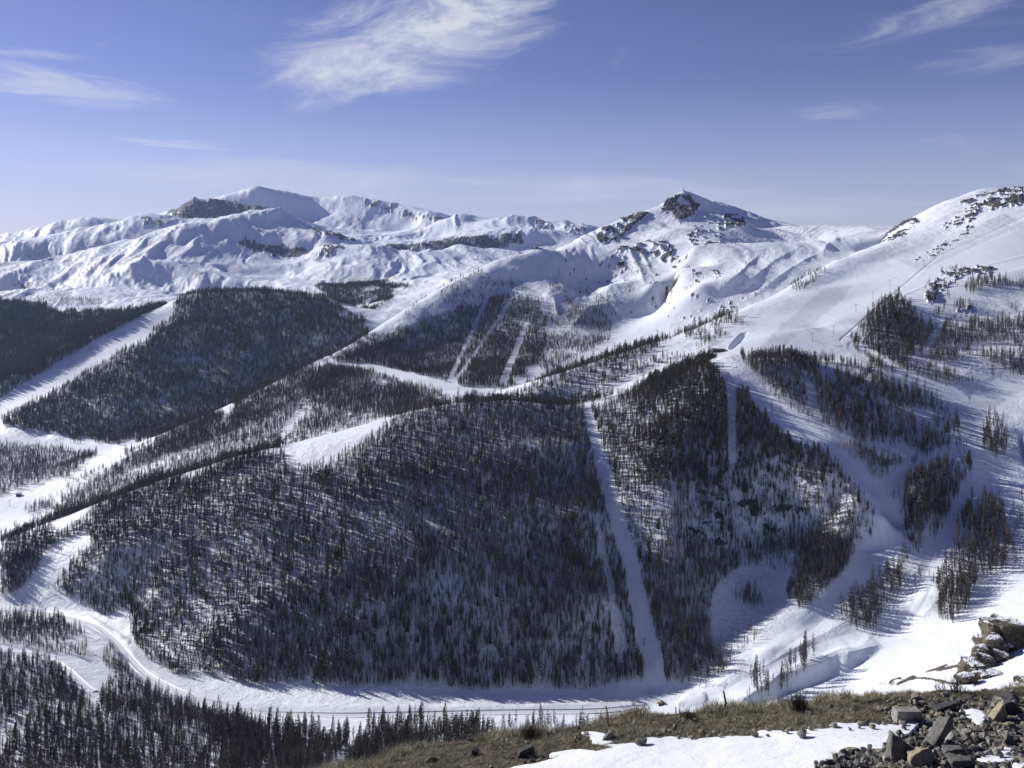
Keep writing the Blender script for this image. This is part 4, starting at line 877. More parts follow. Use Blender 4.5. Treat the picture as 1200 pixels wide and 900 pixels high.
# bare earth strips along the edge of the spur snow
edge=np.zeros(NU.shape)
for line in ([(1008,806,1),(1030,800,2.4),(1054,793,2.4)],[(1040,802,1.5),(1048,795,2.2),(1056,790,1.6)],[(1052,804,3),(1062,797,4.5),(1072,792,2.5)],[(1064,798,3),(1075,795,3),(1090,798,2),(1120,802,2.6),(1140,800,4)],[(1066,788,1.5),(1090,784,2),(1125,777,3),(1160,770,4)]):
    m=(NY>40)&(NY<110); edge[m]=np.maximum(edge[m],np.clip(1.6-linedist(NU[m]+jit[m]*3,NV[m]+jit[m]*2,line),0,1))
NZ+=edge*.25
NVf=V0-NZ/NY*F
def nz_at(u,y):
    u=np.asarray(u,float);y=np.asarray(y,float)
    i=np.clip(np.searchsorted(nus,u)-1,0,len(nus)-2);j=np.clip(np.searchsorted(nys,y)-1,0,len(nys)-2)
    fu=np.clip((u-nus[i])/(nus[i+1]-nus[i]),0,1);fy=np.clip((y-nys[j])/(nys[j+1]-nys[j]),0,1)
    return (NZ[j,i]*(1-fu)+NZ[j,i+1]*fu)*(1-fy)+(NZ[j+1,i]*(1-fu)+NZ[j+1,i+1]*fu)*fy
def nfind(u,v,y0=10.0,y1=16.5):
    yy=nys[(nys>=y0)&(nys<=y1)]; vv=V0-nz_at(np.full(len(yy),float(u)),yy)/yy*F
    k=np.where(vv<=v)[0]; y=yy[k[0]] if len(k) else yy[np.argmin(vv)]
    return Vector(((u-CX)/F*y,y,float(nz_at(u,y))))
def r_near(t,p):
    sp=t.nodes.new('ShaderNodeSeparateXYZ'); t.links.new(p,sp.inputs[0]); return math_(t,'SUBTRACT',1.0,smooth(t,sp.outputs[1],17.,20.))
def bank_mat():
    m,t,b=newmat('turf_snow_rubble',.9,.2); p=pos(t)
    s=attr(t,'snow'); r=attr(t,'rubble'); e=attr(t,'earth')
    n1=noise(t,3.,8,.7,p); n2=noise(t,14.,6,.7,p)
    g=mixc(t,smooth(t,n1,.35,.65),(.035,.029,.02),(.15,.13,.09)); g=mixc(t,smooth(t,n2,.4,.65),g,(.03,.024,.016))
    d=mixc(t,smooth(t,n1,.35,.65),(.05,.042,.032),(.13,.112,.085)); d=mixc(t,smooth(t,n2,.45,.62),d,(.18,.165,.135))
    c=mixc(t,r,g,d)
    sk=smooth(t,math_(t,'ADD',s,math_(t,'MULTIPLY',math_(t,'SUBTRACT',n2,.5),.7)),.42,.58)
    c=mixc(t,sk,c,mixc(t,smooth(t,noise(t,.8,5,.6,p),.3,.7),(.63,.65,.70),(.72,.73,.76)))
    # grit and dead blades blown onto the melting snow, thickest near its rim
    gr=math_(t,'MULTIPLY',smooth(t,noise(t,22.,5,.7,p),.60,.70),smooth(t,noise(t,.7,4,.6,p),.42,.62))
    c=mixc(t,math_(t,'MULTIPLY',math_(t,'MULTIPLY',gr,r_near(t,p)),.7),c,(.20,.17,.12))
    ek=smooth(t,math_(t,'ADD',e,math_(t,'MULTIPLY',math_(t,'SUBTRACT',noise(t,1.4,7,.7,p),.5),1.2)),.42,.58)
    c=mixc(t,ek,c,mixc(t,n1,(.05,.042,.03),(.12,.10,.075)))
    t.links.new(c,b.inputs['Base Color'])
    h=math_(t,'ADD',math_(t,'MULTIPLY',math_(t,'MULTIPLY',n2,math_(t,'SUBTRACT',1.06,sk)),.10),math_(t,'MULTIPLY',noise(t,2.,6,.6,p),.05))
    bump(t,b,h,1.,.9); return m
MBK=bank_mat()
NP=np.stack([NX,NY,NZ],-1).reshape(-1,3); nidx=np.arange(NU.size).reshape(NU.shape)
NQ=np.stack([nidx[:-1,:-1],nidx[:-1,1:],nidx[1:,1:],nidx[1:,:-1]],-1)
jcut=int(np.searchsorted(nys,17.5))
for nm,qq in (('grassy_bank',NQ[:jcut]),('snowy_spur',NQ[jcut:])):
    q=qq.reshape(-1,4); ids,inv=np.unique(q.ravel(),return_inverse=True)
    me=quads(nm,NP[ids],inv.reshape(-1,4)); me.materials.append(MBK)
    sn=np.where(bank,sm,1.0); 
    fattr(me,'snow',sn.ravel()[ids]); fattr(me,'rubble',rub.ravel()[ids].astype(float)); fattr(me,'earth',edge.ravel()[ids])
    o=link(bpy.data.objects.new(nm,me)); o['kind']='structure'
# grass tufts
def grass_mat():
    m,t,b=newmat('dry_grass_straw',.8,.2); oi=t.nodes.new('ShaderNodeObjectInfo')
    n=noise(t,9,3,.6,pos(t)); f=math_(t,'ADD',math_(t,'MULTIPLY',oi.outputs['Random'],.7),math_(t,'MULTIPLY',n,.3))
    t.links.new(mixc(t,f,(.13,.12,.075),(.44,.40,.29)),b.inputs['Base Color']); return m
MG=grass_mat()
gcol=bpy.data.collections.new('tuft_shapes')
for i in range(6):
    r=random.Random(40+i); v=[];f=[]
    for k in range(16):
        a=r.uniform(0,6.28); b_=len(v); ox,oy=r.gauss(0,.045),r.gauss(0,.045); ln=r.uniform(.35,1.0)*(1 if i<4 else .8); bend=r.uniform(.15,.75)*(1 if i<3 else 1.5); w=r.uniform(.004,.008)
        ca,sa=math.cos(a),math.sin(a)
        for q,(s,hh) in enumerate(((0,0),(.35,.55),(1,.85 if bend>.6 else 1))):
            ww=w*(1-q*.42); px=ox+ca*bend*ln*.5*s; py=oy+sa*bend*ln*.5*s; z=ln*hh*(1-.25*bend*s)*.30
            v+=[(px-sa*ww,py+ca*ww,z-.01),(px+sa*ww,py-ca*ww,z-.01)]
        f+=[(b_,b_+1,b_+3,b_+2),(b_+2,b_+3,b_+5,b_+4)]
    gcol.objects.link(bpy.data.objects.new('tuft_shape_%d'%i,mesh_np('tuft_shape',v,f,(MG,))))
n=70000; gx=rng.uniform(-10,16,n);gy=rng.uniform(10.4,16.6,n);gu=gx/gy*F+CX;gz=nz_at(gu,gy);gv=V0-gz/gy*F
ii_=np.clip(np.searchsorted(nus,gu),0,len(nus)-1);jj_=np.clip(np.searchsorted(nys,gy),0,len(nys)-1)
k=~snowm[jj_,ii_]; k&=(gu>-60)&(gu<1700)
rb=rub[jj_,ii_]; den=fbm(gx,gy,.9,3,55); k&=np.where(rb,rng.random(n)<.10,(den>-.1)|(rng.random(n)<.2)|((gy>14.6)&(den>-.25)))
gx,gy,gz,gu,rb,den=[a[k] for a in (gx,gy,gz,gu,rb,den)]
crest=(gy>14.2); s=rng.uniform(.35,.95,len(gx))*np.where(crest&(den>0.05),.85,.36)*np.where(rb,.5,1)*np.where((gu>1000),.6,1)
scatter('dry_grass',np.stack([gx,gy,gz],1),rng.integers(0,6,len(gx)),np.stack([s,s,s],1),np.stack([rng.normal(0,.25,len(gx)),rng.normal(0,.25,len(gx)),rng.uniform(0,6.28,len(gx))],1),gcol,'dry straw coloured grass covering the bank in front','grass')
print('grass',len(gx),round(time.time()-T0,1))
# stones
def stone_mat(name,a,bcol,c,sc=3.):
    m,t,b=newmat(name,.85,.25); tcn=t.nodes.new('ShaderNodeTexCoord').outputs['Object']
    n1=noise(t,sc,8,.65,tcn); n2=noise(t,sc*5,6,.7,tcn)
    col=mixc(t,smooth(t,n1,.35,.65),a,bcol); col=mixc(t,smooth(t,n2,.5,.68),col,c); t.links.new(col,b.inputs['Base Color'])
    bump(t,b,math_(t,'ADD',math_(t,'MULTIPLY',n1,.03),math_(t,'MULTIPLY',n2,.012)),1.,.8); return m
SG=stone_mat('grey_slate',(.08,.077,.074),(.165,.158,.148),(.24,.225,.20)); SD=stone_mat('dark_slate',(.028,.028,.032),(.07,.07,.075),(.12,.115,.11))
ST=stone_mat('tan_limestone',(.20,.17,.12),(.33,.29,.21),(.24,.23,.20)); SW=stone_mat('pale_stone',(.22,.21,.19),(.34,.33,.30),(.15,.14,.13))
def stone_mesh(seed,ang=.6,sub=3,hull=None):
    """a broken stone: the hull of a few corners, bevelled and roughened; unit size"""
    r=random.Random(seed); bm=bmesh.new()
    pts=hull or [Vector((r.uniform(-1,1),r.uniform(-1,1),r.uniform(-1,1))) for _ in range(16)]
    if not hull: pts=[p.normalized()*r.uniform(.75,1)*Vector((1,1,1)).length/1.73 for p in pts]
    for p in pts: bm.verts.new(p)
    bmesh.ops.convex_hull(bm,input=bm.verts)
    bmesh.ops.delete(bm,geom=[v for v in bm.verts if not v.link_faces],context='VERTS')
    bmesh.ops.dissolve_limit(bm,angle_limit=.25,verts=bm.verts,edges=bm.edges)
    bmesh.ops.bevel(bm,geom=bm.edges[:],offset=.05,segments=1,affect='EDGES',profile=.6)
    bmesh.ops.triangulate(bm,faces=bm.faces)
    if sub>1: bmesh.ops.subdivide_edges(bm,edges=bm.edges[:],cuts=sub-1,use_grid_fill=True)
    for v in bm.verts:
        c=v.co; n_=math.sin(c.x*7+seed)*math.sin(c.y*6.1+seed*2)*math.sin(c.z*8.3+1)+.5*math.sin(c.x*19+c.y*17)*math.sin(c.z*21+seed)
        v.co+=c.normalized()*n_*.045
    me=bpy.data.meshes.new('stone'); bm.to_mesh(me); bm.free(); return me
V3=lambda *a:[Vector(p) for p in a]
def stone(u,v,w,h,mat,label,name='boulder',hull=None,rz=0,depth=.8,tilt=0,seed=0,group=None,cat='rock'):
    """w,h: width and height as seen, in reference pixels at the stone's own distance; (u,v) its foot"""
    if w>20: w*=.9; h*=.9
    p=nfind(u,v); k=p.y/F; me=stone_mesh(seed or int(u*7+v),sub=5 if w>24 else 3 if w>14 else 2,hull=hull); me.materials.append(mat)
    o=link(bpy.data.objects.new(name,me)); o.location=(p.x,p.y+w*k*.25,p.z+h*k*.30); o.scale=(w*k*.5,w*k*.5*depth,h*k*.58); o.rotation_euler=(0,tilt,rz)
    props(o,label,cat,group); return o
stone(1064,893,44,40,SG,'tall dark wedge of rock with a flat lit left face','boulder',hull=V3((-1,-.6,-1),(-.95,-.5,1),(-.45,-.7,.85),(-.4,-.8,-1),(.2,-.5,.15),(1,-.4,-.25),(.9,.5,-.6),(-.6,.8,.7),(.5,.8,-1),(-1,.6,-1)),depth=.9)
stone(1104,878,46,44,SG,'long smooth grey slab leaning up out of the rubble','boulder',hull=V3((-1,-.5,-1),(-.6,-.7,-.9),(.1,-.6,.4),(.6,-.3,1),(.95,.1,.75),(1,.3,.2),(.4,.6,.0),(-.2,.3,-.6),(-1,.3,-.8),(.2,.7,.7)),depth=.7)
stone(1084,898,40,26,ST,'rounded tan boulder stained yellow in the middle','boulder',hull=V3((-1,-.3,-.9),(-.8,-.6,.4),(-.2,-.7,.95),(.4,-.4,.85),(.9,0,.2),(1,.3,-.6),(.1,-.9,-.8),(0,.9,.3),(-.7,.7,0),(.6,.7,-.9)))
stone(1067,847,36,16,SW,'pale ribbed block lying at the edge of the snow patch','boulder',hull=V3((-1,-.6,-1),(-.9,-.6,.9),(.8,-.7,1),(1,-.5,-.5),(.9,.6,.7),(-.9,.6,.8),(-1,.7,-1),(.9,.6,-1)))
stone(1113,834,34,13,SD,'black flat slab tilted in the rubble','boulder',hull=V3((-1,-.6,-.9),(-.9,-.6,-.2),(.6,-.6,1),(1,-.5,.7),(.9,-.4,.2),(1,.5,.6),(-.9,.5,-.4),(0,.6,-.6)))
stone(1171,847,30,28,ST,'pointed pale yellow boulder at the far right','boulder',hull=V3((-1,-.4,-1),(-.5,-.7,-.1),(.35,-.7,1),(.75,-.5,.2),(.8,-.3,-.9),(0,-.9,-.9),(.6,.6,.8),(-.6,.6,-.5),(.7,.7,-.8)))
stone(1190,840,26,22,SD,'dark broken rock against the yellow boulder','boulder',hull=V3((-1,-.4,.6),(-.9,-.5,-.8),(-.3,-.6,1),(.4,-.5,.3),(1,-.4,-.2),(.9,.3,-.9),(-.6,.8,.8),(.5,.7,-.3)))
stone(1121,889,32,14,SG,'flat topped slate block with a dark lower edge','boulder',hull=V3((-1,-.5,-.4),(-.8,-.6,.7),(.5,-.6,1),(1,-.5,.1),(.6,-.7,-1),(-.2,-.7,-1),(.8,.6,.6),(-.8,.6,.6),(0,.6,-1)))
stone(1132,903,38,14,SG,'low slate block cut by the bottom edge of the view','boulder',hull=V3((-1,-.5,-1),(-.9,-.6,.8),(.3,-.6,1),(1,-.5,-.2),(.9,.6,.4),(-.9,.6,.9),(.9,.6,-1)))
stone(1186,876,18,14,SG,'square edged grey stone near the right edge','boulder')
stone(1172,888,18,12,SW,'pale split stone with snow beside it','boulder')
stone(1194,890,14,12,SD,'small dark stone at the right edge below the square one','boulder')
stone(616,888,24,16,SD,'dark angular rock at the left tip of the snow patch','boulder',hull=V3((-1,-.4,-1),(-.6,-.6,.2),(.7,-.6,1),(1,-.5,.3),(1,-.4,-.9),(.7,.6,.8),(-.7,.6,.1),(0,.7,-1)))
stone(714,868,18,10,SG,'low brown grey rock in the grass above the snow','boulder',hull=V3((-1,-.5,-.8),(-.1,-.6,.8),(.3,-.6,1),(1,-.4,-.5),(.3,.6,.8),(-.7,.6,-.6),(.8,.5,-.8)))
stone(753,874,22,10,SG,'flat grey rock with snow along its foot','boulder')
stone(943,866,20,10,SW,'blocky stone on the upper edge of the snow patch','boulder')
stone(489,874,22,7,SD,'dark flat stone sunk in grass at the left','boulder')
stone(503,895,12,6,SG,'small pale stone in grass near the bottom edge','boulder')
stone(552,872,10,9,SD,'small dark stone standing in the grass','boulder')
stone(583,862,20,6,SD,'dark flat stone on the grassy crest','boulder')
stone(556,887,14,10,SD,'dark stone low in the grass left of the snow','boulder')
stone(1075,822,14,9,SW,'small square pale stone above the rubble','boulder')
stone(1110,818,11,9,SW,'small upright pale stone on the crest','boulder')
stone(1033,834,9,7,SW,'bright little stone alone in the brown turf','boulder')
stone(1093,868,20,9,SD,'dark slab wedged between the tall wedge and leaning slab','boulder')
rs=random.Random(5)
for i in range(46):   # pile of broken rock along the lower edge of the snow patch
    t_=i/45; u=958+t_*96+rs.uniform(-6,6); v=897-t_*17+rs.uniform(-3,10)
    s_=rs.uniform(7,14); stone(u,v+3,s_,s_*rs.uniform(.6,.9),rs.choice([SG,SG,SD,SW]),'broken grey stone in the pile along the lower edge of snow','stone',rz=rs.uniform(0,3),tilt=rs.uniform(-.5,.5),seed=900+i,group='stones piled below the snow patch')
for i in range(90):
    u=rs.uniform(1050,1198);v=rs.uniform(826,899); s_=rs.uniform(6,13)
    stone(u,v,s_,s_*rs.uniform(.45,.8),rs.choice([SG,SG,SD,SW,ST]),'loose angular stone lying in the brown rubble at right','stone',rz=rs.uniform(0,3),tilt=rs.uniform(-.5,.5),seed=1200+i,group='stones strewn over the rubble')
for i in range(34):
    t_=i/33; u=800+t_*290+rs.uniform(-9,9); v=np.interp(u,[800,890,985,1085],[865,862,854,850])+rs.uniform(-4,3); s_=rs.uniform(6,12)
    stone(u,v,s_,s_*rs.uniform(.4,.7),rs.choice([SG,SW,SW,ST]),'small flat stone along the upper edge of the snow patch','stone',rz=rs.uniform(0,3),seed=1600+i,group='stones along the upper snow edge')
for i in range(24):
    u=rs.uniform(1205,1600);v=rs.uniform(820,880); s_=rs.uniform(7,16)
    stone(u,v,s_,s_*rs.uniform(.45,.8),rs.choice([SG,SG,SD,SW,ST]),'loose stone just beyond the right edge of the view','stone',rz=rs.uniform(0,3),tilt=rs.uniform(-.5,.5),seed=2200+i,group='stones beyond the right edge')
for i in range(26):
    u=rs.uniform(640,1130);v=np.interp(u,[640,800,1000,1130],[866,850,830,818])+rs.uniform(-4,12); s_=rs.uniform(5,9)
    stone(u,v,s_,s_*rs.uniform(.5,.8),rs.choice([SG,SW,ST]),'small stone half hidden in the dry turf','stone',rz=rs.uniform(0,3),seed=1900+i,group='stones in the turf')
pcol=bpy.data.collections.new('pebble_shapes')
for i in range(6):
    me=stone_mesh(60+i,sub=1); me.materials.append((SG,SD,SW,ST,SG,SW)[i]); pcol.objects.link(bpy.data.objects.new('pebble_shape_%d'%i,me))
n=26000; gx=rng.uniform(-3,15.5,n);gy=rng.uniform(10.2,15.6,n);gu=gx/gy*F+CX;gz=nz_at(gu,gy)
ii_=np.clip(np.searchsorted(nus,gu),0,len(nus)-1);jj_=np.clip(np.searchsorted(nys,gy),0,len(nys)-1)
k=~snowm[jj_,ii_]&(gu>500)&(gu<1700)&((rub[jj_,ii_])|(rng.random(n)<.05)); gx,gy,gz=[a[k] for a in(gx,gy,gz)]; s=rng.gamma(2.,.014,len(gx))+.008
scatter('gravel',np.stack([gx,gy,gz+s*.2],1),rng.integers(0,6,len(gx)),np.stack([s,s*.8,s*.6],1),np.stack([rng.normal(0,.3,len(gx)),rng.normal(0,.3,len(gx)),rng.uniform(0,6.28,len(gx))],1),pcol,'small broken stones and gravel over the brown rubble','gravel')
print('stones',round(time.time()-T0,1))
# ------------------------------------------------------------------ crag on the spur
def crag_mat():
    m,t,b=newmat('crag_rock',.9,.2); g=t.nodes.new('ShaderNodeNewGeometry'); p=g.outputs['Position']
    n1=noise(t,.7,8,.7,p); n2=noise(t,3,8,.7,p); col=mixc(t,smooth(t,n1,.38,.62),(.05,.045,.038),(.17,.15,.12)); col=mixc(t,smooth(t,n2,.5,.65),col,(.09,.075,.045))
    s=t.nodes.new('ShaderNodeSeparateXYZ'); t.links.new(g.outputs['Normal'],s.inputs[0])
    k=smooth(t,math_(t,'ADD',s.outputs[2],math_(t,'MULTIPLY',math_(t,'SUBTRACT',noise(t,.55,5,.6,p),.5),1.5)),.78,.86)
    t.links.new(mixc(t,k,col,(.74,.76,.80)),b.inputs['Base Color']); bump(t,b,math_(t,'ADD',math_(t,'MULTIPLY',n1,.4),math_(t,'MULTIPLY',n2,.12)),1.,1.); return m
MC=crag_mat()
def crag(name,blobs,label,y,seed):
    """overlapping blocks of rock (u,v centre, half width, half height in reference pixels at depth y), merged and weathered"""
    k=y/F; bm=bmesh.new()
    r3=random.Random(seed)
    for (u,v,w,h,dy) in blobs:
        k=(y+dy)/F; c=Vector(((u-CX)*k,y+dy,(V0-v)*k))
        for _ in range(3):      # three broken blocks to each mass
            b2=bmesh.new(); o_=Vector((r3.uniform(-.35,.35),r3.uniform(-.3,.3),r3.uniform(-.3,.3)))
            for sx in(-1,1):
                for sy in(-1,1):
                    for sz in(-1,1):
                        q=Vector((sx*r3.uniform(.45,.9),sy*r3.uniform(.5,.9),sz*r3.uniform(.5,.95)))+o_; b2.verts.new(c+Vector((q.x*w*k,q.y*w*k*.9,q.z*h*k)))
            bmesh.ops.convex_hull(b2,input=b2.verts); t2=bpy.data.meshes.new('t'); b2.to_mesh(t2); b2.free(); bm.from_mesh(t2); bpy.data.meshes.remove(t2)
    me=bpy.data.meshes.new(name); bm.to_mesh(me); bm.free(); o=bpy.data.objects.new(name,me); COL.objects.link(o)
    r_=o.modifiers.new('r','REMESH'); r_.mode='VOXEL'; r_.voxel_size=.11
    dg=bpy.context.evaluated_depsgraph_get(); me2=bpy.data.meshes.new_from_object(o.evaluated_get(dg)); o.modifiers.clear(); o.data=me2
    n_=len(me2.vertices); co=np.empty(n_*3,np.float32); me2.vertices.foreach_get('co',co); co=co.reshape(-1,3).astype(float)
    no=np.empty(n_*3,np.float32); me2.vertices.foreach_get('normal',no); no=no.reshape(-1,3)
    d=fbm(co[:,0]+co[:,1]*.7,co[:,2]*1.4+co[:,1]*.5,2.2,5,seed,.6,ridged=True)*.42+fbm(co[:,0]*1.3+co[:,1],co[:,2]-co[:,1],.6,3,seed+7)*.12
    co+=no*d[:,None]; me2.vertices.foreach_set('co',co.astype(np.float32).ravel()); me2.materials.clear(); me2.materials.append(MC); me2.name=name
    props(o,label,'rock'); return o
crag('crag',[(1182,742,22,15,0),(1168,754,14,24,0),(1160,770,15,24,-2),(1172,783,15,18,-3),(1151,783,13,20,-4),(1141,792,12,16,-6),(1133,799,10,10,-8),(1152,797,15,12,-7),(1148,770,8,12,-3),(1190,765,10,14,1),(1205,744,18,14,1),(1222,770,18,26,2)],'rugged brown crag with snow caught on its ledges, right edge',76,21)
crag('crag',[(1205,806,14,6,0),(1192,808,9,4,0)],'low dark rock at right edge under the crag',60,33)
# ------------------------------------------------------------------ stakes and brush on the bank
MWOOD=stone_mat('weathered_wood',(.16,.12,.08),(.30,.24,.17),(.10,.08,.06),8.)
MDK,_t,_b=newmat('dark_metal',.5,.5); _b.inputs['Base Color'].default_value=(.045,.047,.055,1)
MGY,_t,_b=newmat('galvanised_steel',.45,.5); _b.inputs['Base Color'].default_value=(.20,.21,.23,1)
MRF,_t,_b=newmat('brown_roof',.8,.2); _b.inputs['Base Color'].default_value=(.075,.055,.045,1)
MSN,_t,_b=newmat('roof_snow_white',.6,.2); _b.inputs['Base Color'].default_value=(.75,.77,.82,1)
MWL,_t,_b=newmat('timber_wall',.8,.2); _b.inputs['Base Color'].default_value=(.10,.075,.055,1)
MWH,_t,_b=newmat('white_wall',.8,.2); _b.inputs['Base Color'].default_value=(.55,.55,.57,1)
MGL,_t,_b=newmat('dark_glass',.15,.6); _b.inputs['Base Color'].default_value=(.02,.025,.035,1)
def stake(u,v,hpx,rpx,label,lean=.05,kink=True):
    p=nfind(u,v); k=p.y/F; b=MB(); h=hpx*k; r=rpx*k
    b.rod(p-Vector((0,0,.05)),p+Vector((-lean*h,0,h*.45)),r,r*.9); b.rod(p+Vector((-lean*h+(r*.8 if kink else 0),0,h*.42)),p+Vector((-lean*2.4*h,0,h)),r*.95,r*.7)
    o=b.build('wooden_stake',MWOOD); props(o,label,'stake'); return o
stake(851,836,26,1.5,'crooked wooden stake standing alone on the grassy crest')
stake(713,851,24,1.1,'thin pale stake with a dark wrap, on the crest left of centre')
stake(792,842,14,.9,'left one of two short stakes in the brush',0,False)
stake(797,841,10,.8,'right one of two short stakes in the brush',.03,False)
def bush(u,v,w,h,n,label,mat,seed):
    r=random.Random(seed); p=nfind(u,v,11,16.5); k=p.y/F; v_=[];f_=[]
    for i in range(n):
        a=r.uniform(0,6.28); d=Vector((math.cos(a)*w*k*.5*r.random(),math.sin(a)*w*k*.3*r.random(),h*k*r.uniform(.4,1)))
        o_=Vector((r.gauss(0,w*k*.16),r.gauss(0,.1),-.02)); ww=.0035
        q=o_+d*.5+Vector((r.gauss(0,.02),0,0)); b_=len(v_); tip=o_+d
        v_+=[o_-Vector((ww,0,0)),o_+Vector((ww,0,0)),q+Vector((ww*.7,0,0)),q-Vector((ww*.7,0,0)),tip]; f_+=[(b_,b_+1,b_+2,b_+3),(b_+3,b_+2,b_+4)]
        for j in range(2):
            b_=len(v_); s=o_+d*r.uniform(.3,.7); e=s+Vector((r.gauss(0,.05),r.gauss(0,.03),r.uniform(.02,.08))); v_+=[s,s+Vector((ww,0,0)),e]; f_.append((b_,b_+1,b_+2))
    o=link(bpy.data.objects.new('bush',mesh_np('bush',[tuple(q) for q in v_],f_,(mat,)))); o.location=p; props(o,label,'bush'); return o
bush(938,834,26,30,150,'dense upright bush of dry stems on the crest, right of centre',M_TWIG,1)
bush(622,868,30,28,120,'tuft of bare twigs at the left part of the crest',M_TWIG,2)
bush(808,843,22,14,80,'low bare shrub beside the two short stakes',M_TWIG,3)
bush(1122,812,30,26,70,'thin twiggy shrub on the crest under the crag',M_TWIG,4)
bush(1102,810,16,18,34,'sparse twigs on the crest left of the thin shrub',M_TWIG,5)
bush(562,872,20,22,60,'tall dry stems on the crest near the bottom trees',MG,6)
# ------------------------------------------------------------------ the packed snow road
def lane(name,line,width,y0,y1,lift,mat,step=5):
    pts=[]
    for (a,b,_),(c,d,_2) in zip(line[:-1],line[1:]):
        n_=max(1,int(abs(c-a)/step))
        for i in range(n_): pts.append((a+(c-a)*i/n_,b+(d-b)*i/n_))
    P_=[find(u,v,y0,y1) for u,v in pts]
    ys_=np.array([p.y for p in P_]); k_=np.ones(9)/9; ys_=np.convolve(np.pad(ys_,4,mode='edge'),k_,'valid'); us_=np.array([u for u,v in pts])
    xs_=(us_-CX)/F*ys_; v=[];f=[]
    tx=np.gradient(xs_);ty=np.gradient(ys_);l=np.hypot(tx,ty);nx_,ny_=-ty/l,tx/l
    cols=(-.62,-.5,-.49,-.2,.2,.49,.5,.62); prof=(-.9,.35,.0,-.05,-.05,.0,.45,-.9)
    zc=np.array([max(float(zat((x+nx_[i]*width*c)/(y+ny_[i]*width*c)*F+CX,y+ny_[i]*width*c)) for c in(-.4,-.2,0,.2,.4)) for i,(x,y) in enumerate(zip(xs_,ys_))])
    zc=np.convolve(np.pad(zc,3,mode='edge'),np.ones(7)/7,'valid')+lift
    for i in range(len(xs_)):
        for c,h in zip(cols,prof): v.append((xs_[i]+nx_[i]*width*c,ys_[i]+ny_[i]*width*c,zc[i]+h))
    m_=len(cols)
    for i in range(len(xs_)-1):
        for j in range(m_-1): f.append((i*m_+j,(i+1)*m_+j,(i+1)*m_+j+1,i*m_+j+1))
    o=link(bpy.data.objects.new(name,mesh_np(name,v,f,(mat,),True))); o['kind']='structure'; return o
MRD,_t,_b=newmat('packed_snow',.6,.25); _n=noise(_t,.5,5,.6,pos(_t)); _t.links.new(mixc(_t,_n,(.56,.58,.62),(.68,.69,.73)),_b.inputs['Base Color'])
lane('road',[(-60,716,0),(0,718,0),(60,721,0),(100,729,0),(130,744,0),(145,764,0),(160,785,0),(185,801,0),(230,820,0),(300,838,0),(400,840,0),(500,838,0),(600,836,0),(700,835,0),(765,829,0)],8,760,1260,.5,MRD)
lane('lower_lane',[(-60,768,0),(0,767,0),(50,769,0),(78,783,0),(104,806,0),(118,832,0)],5,640,1050,.4,MRD)
# ------------------------------------------------------------------ lifts, masts and buildings
def pylon(p,h,label,arm=2.5,cat='lift pylon',name='lift_pylon',rz=0,group=None,wide=False):
    e=empty(name,p,rz); props(e,label,cat,group)
    b=MB()
    if wide:
        for s in(-1,1): b.rod((s*h*.22,0,-1),(s*h*.05,0,h*.93),.28,.16)
    else: b.rod((0,0,-1),(0,0,h),.42,.26)
    b.build('mast',MDK,e)
    c=MB(); c.box((0,0,h),(arm*2,.3,.35)); 
    c.build('crossarm',MGY,e)
    for s in(-1,1):
        w=MB(); w.box((s*arm*.92,0,h-.45),(.35,2.2,.5)); w.build('sheave_train',MDK,e)
    return e
LP=[(952,402,10,'lowest lift pylon of the line beside the open slope'),(977,393,10,'second lift pylon up the open slope'),(1003,367,9,'third lift pylon up, at the dark tree edge'),(1023,351,8,'fourth lift pylon up the open slope'),(1043,337,8,'fifth lift pylon up, left of the outcrops'),(1083,313,8,'sixth lift pylon up, above the rocky outcrop'),(1098,299,7,'seventh lift pylon up, on the smooth upper slope'),(1132,279,8,'highest lift pylon under the right ridge')]
tops=[]
for u,v,hp,lb in LP:
    p=find(u,v,1300,2300); h=hp/F*p.y; pylon(p,h,lb,2.2,group='lift pylons on the open slope'); tops.append(p+Vector((0,0,h-.4)))
def cable(pts,label,off,r=.07):
    b=MB()
    for a,c in zip(pts[:-1],pts[1:]):
        q=[a.lerp(c,i/6)-Vector((0,0,4*(i/6)*(1-i/6)*(c-a).length*.012)) for i in range(7)]
        for s,t_ in zip(q[:-1],q[1:]): b.rod(s+Vector((off,0,0)),t_+Vector((off,0,0)),r,n=3)
    o=b.build('lift_cable',MDK); props(o,label,'cable'); return o
cable(tops,'thin lift cable running up the open slope',-2)
tops=[]
for u,v,hp,lb in [(692,512,7,'top drag lift pole in the straight forest clearing'),(705,571,8,'second drag lift pole down the forest clearing'),(711,572,6,'short drag lift pole just right of the second one'),(728,661,9,'third drag lift pole down the forest clearing'),(755,757,9,'lowest drag lift pole in the forest clearing')]:
    p=find(u,v,850,1340); h=hp/F*p.y; pylon(p,h,lb,1.0,cat='lift pole',name='lift_pole',group='drag lift poles in the clearing'); tops.append(p+Vector((0,0,h-.4)))
p=find(824,804,820,900); e=pylon(p,16,'large A-shaped pylon on a snow covered block at the valley floor',4,wide=True); 
b=MB()
for z in(2,7,11): b.rod((-16*.2*(1-z/19),0,z),(16*.2*(1-z/19),0,z),.14)
b.build('brace',MDK,e); tops.append(p+Vector((0,0,15)))
p=find(1155,546,950,1300); e=pylon(p,9,'small A-shaped pylon on the sunny piste at right',1.6,wide=True)
p=find(858,530,900,1400); pylon(p,8,'pylon at the lower end of the dark forest cut',1.6,wide=True)
p=find(685,325,2600,3300); h=8/F*p.y; pylon(p,h,'pylon on the snow saddle right of the domed knob',4); t1=p+Vector((0,0,h-.5))
p=find(716,300,2700,3500); h=5/F*p.y; pylon(p,h,'small pylon on the saddle under the rocky peak',4)
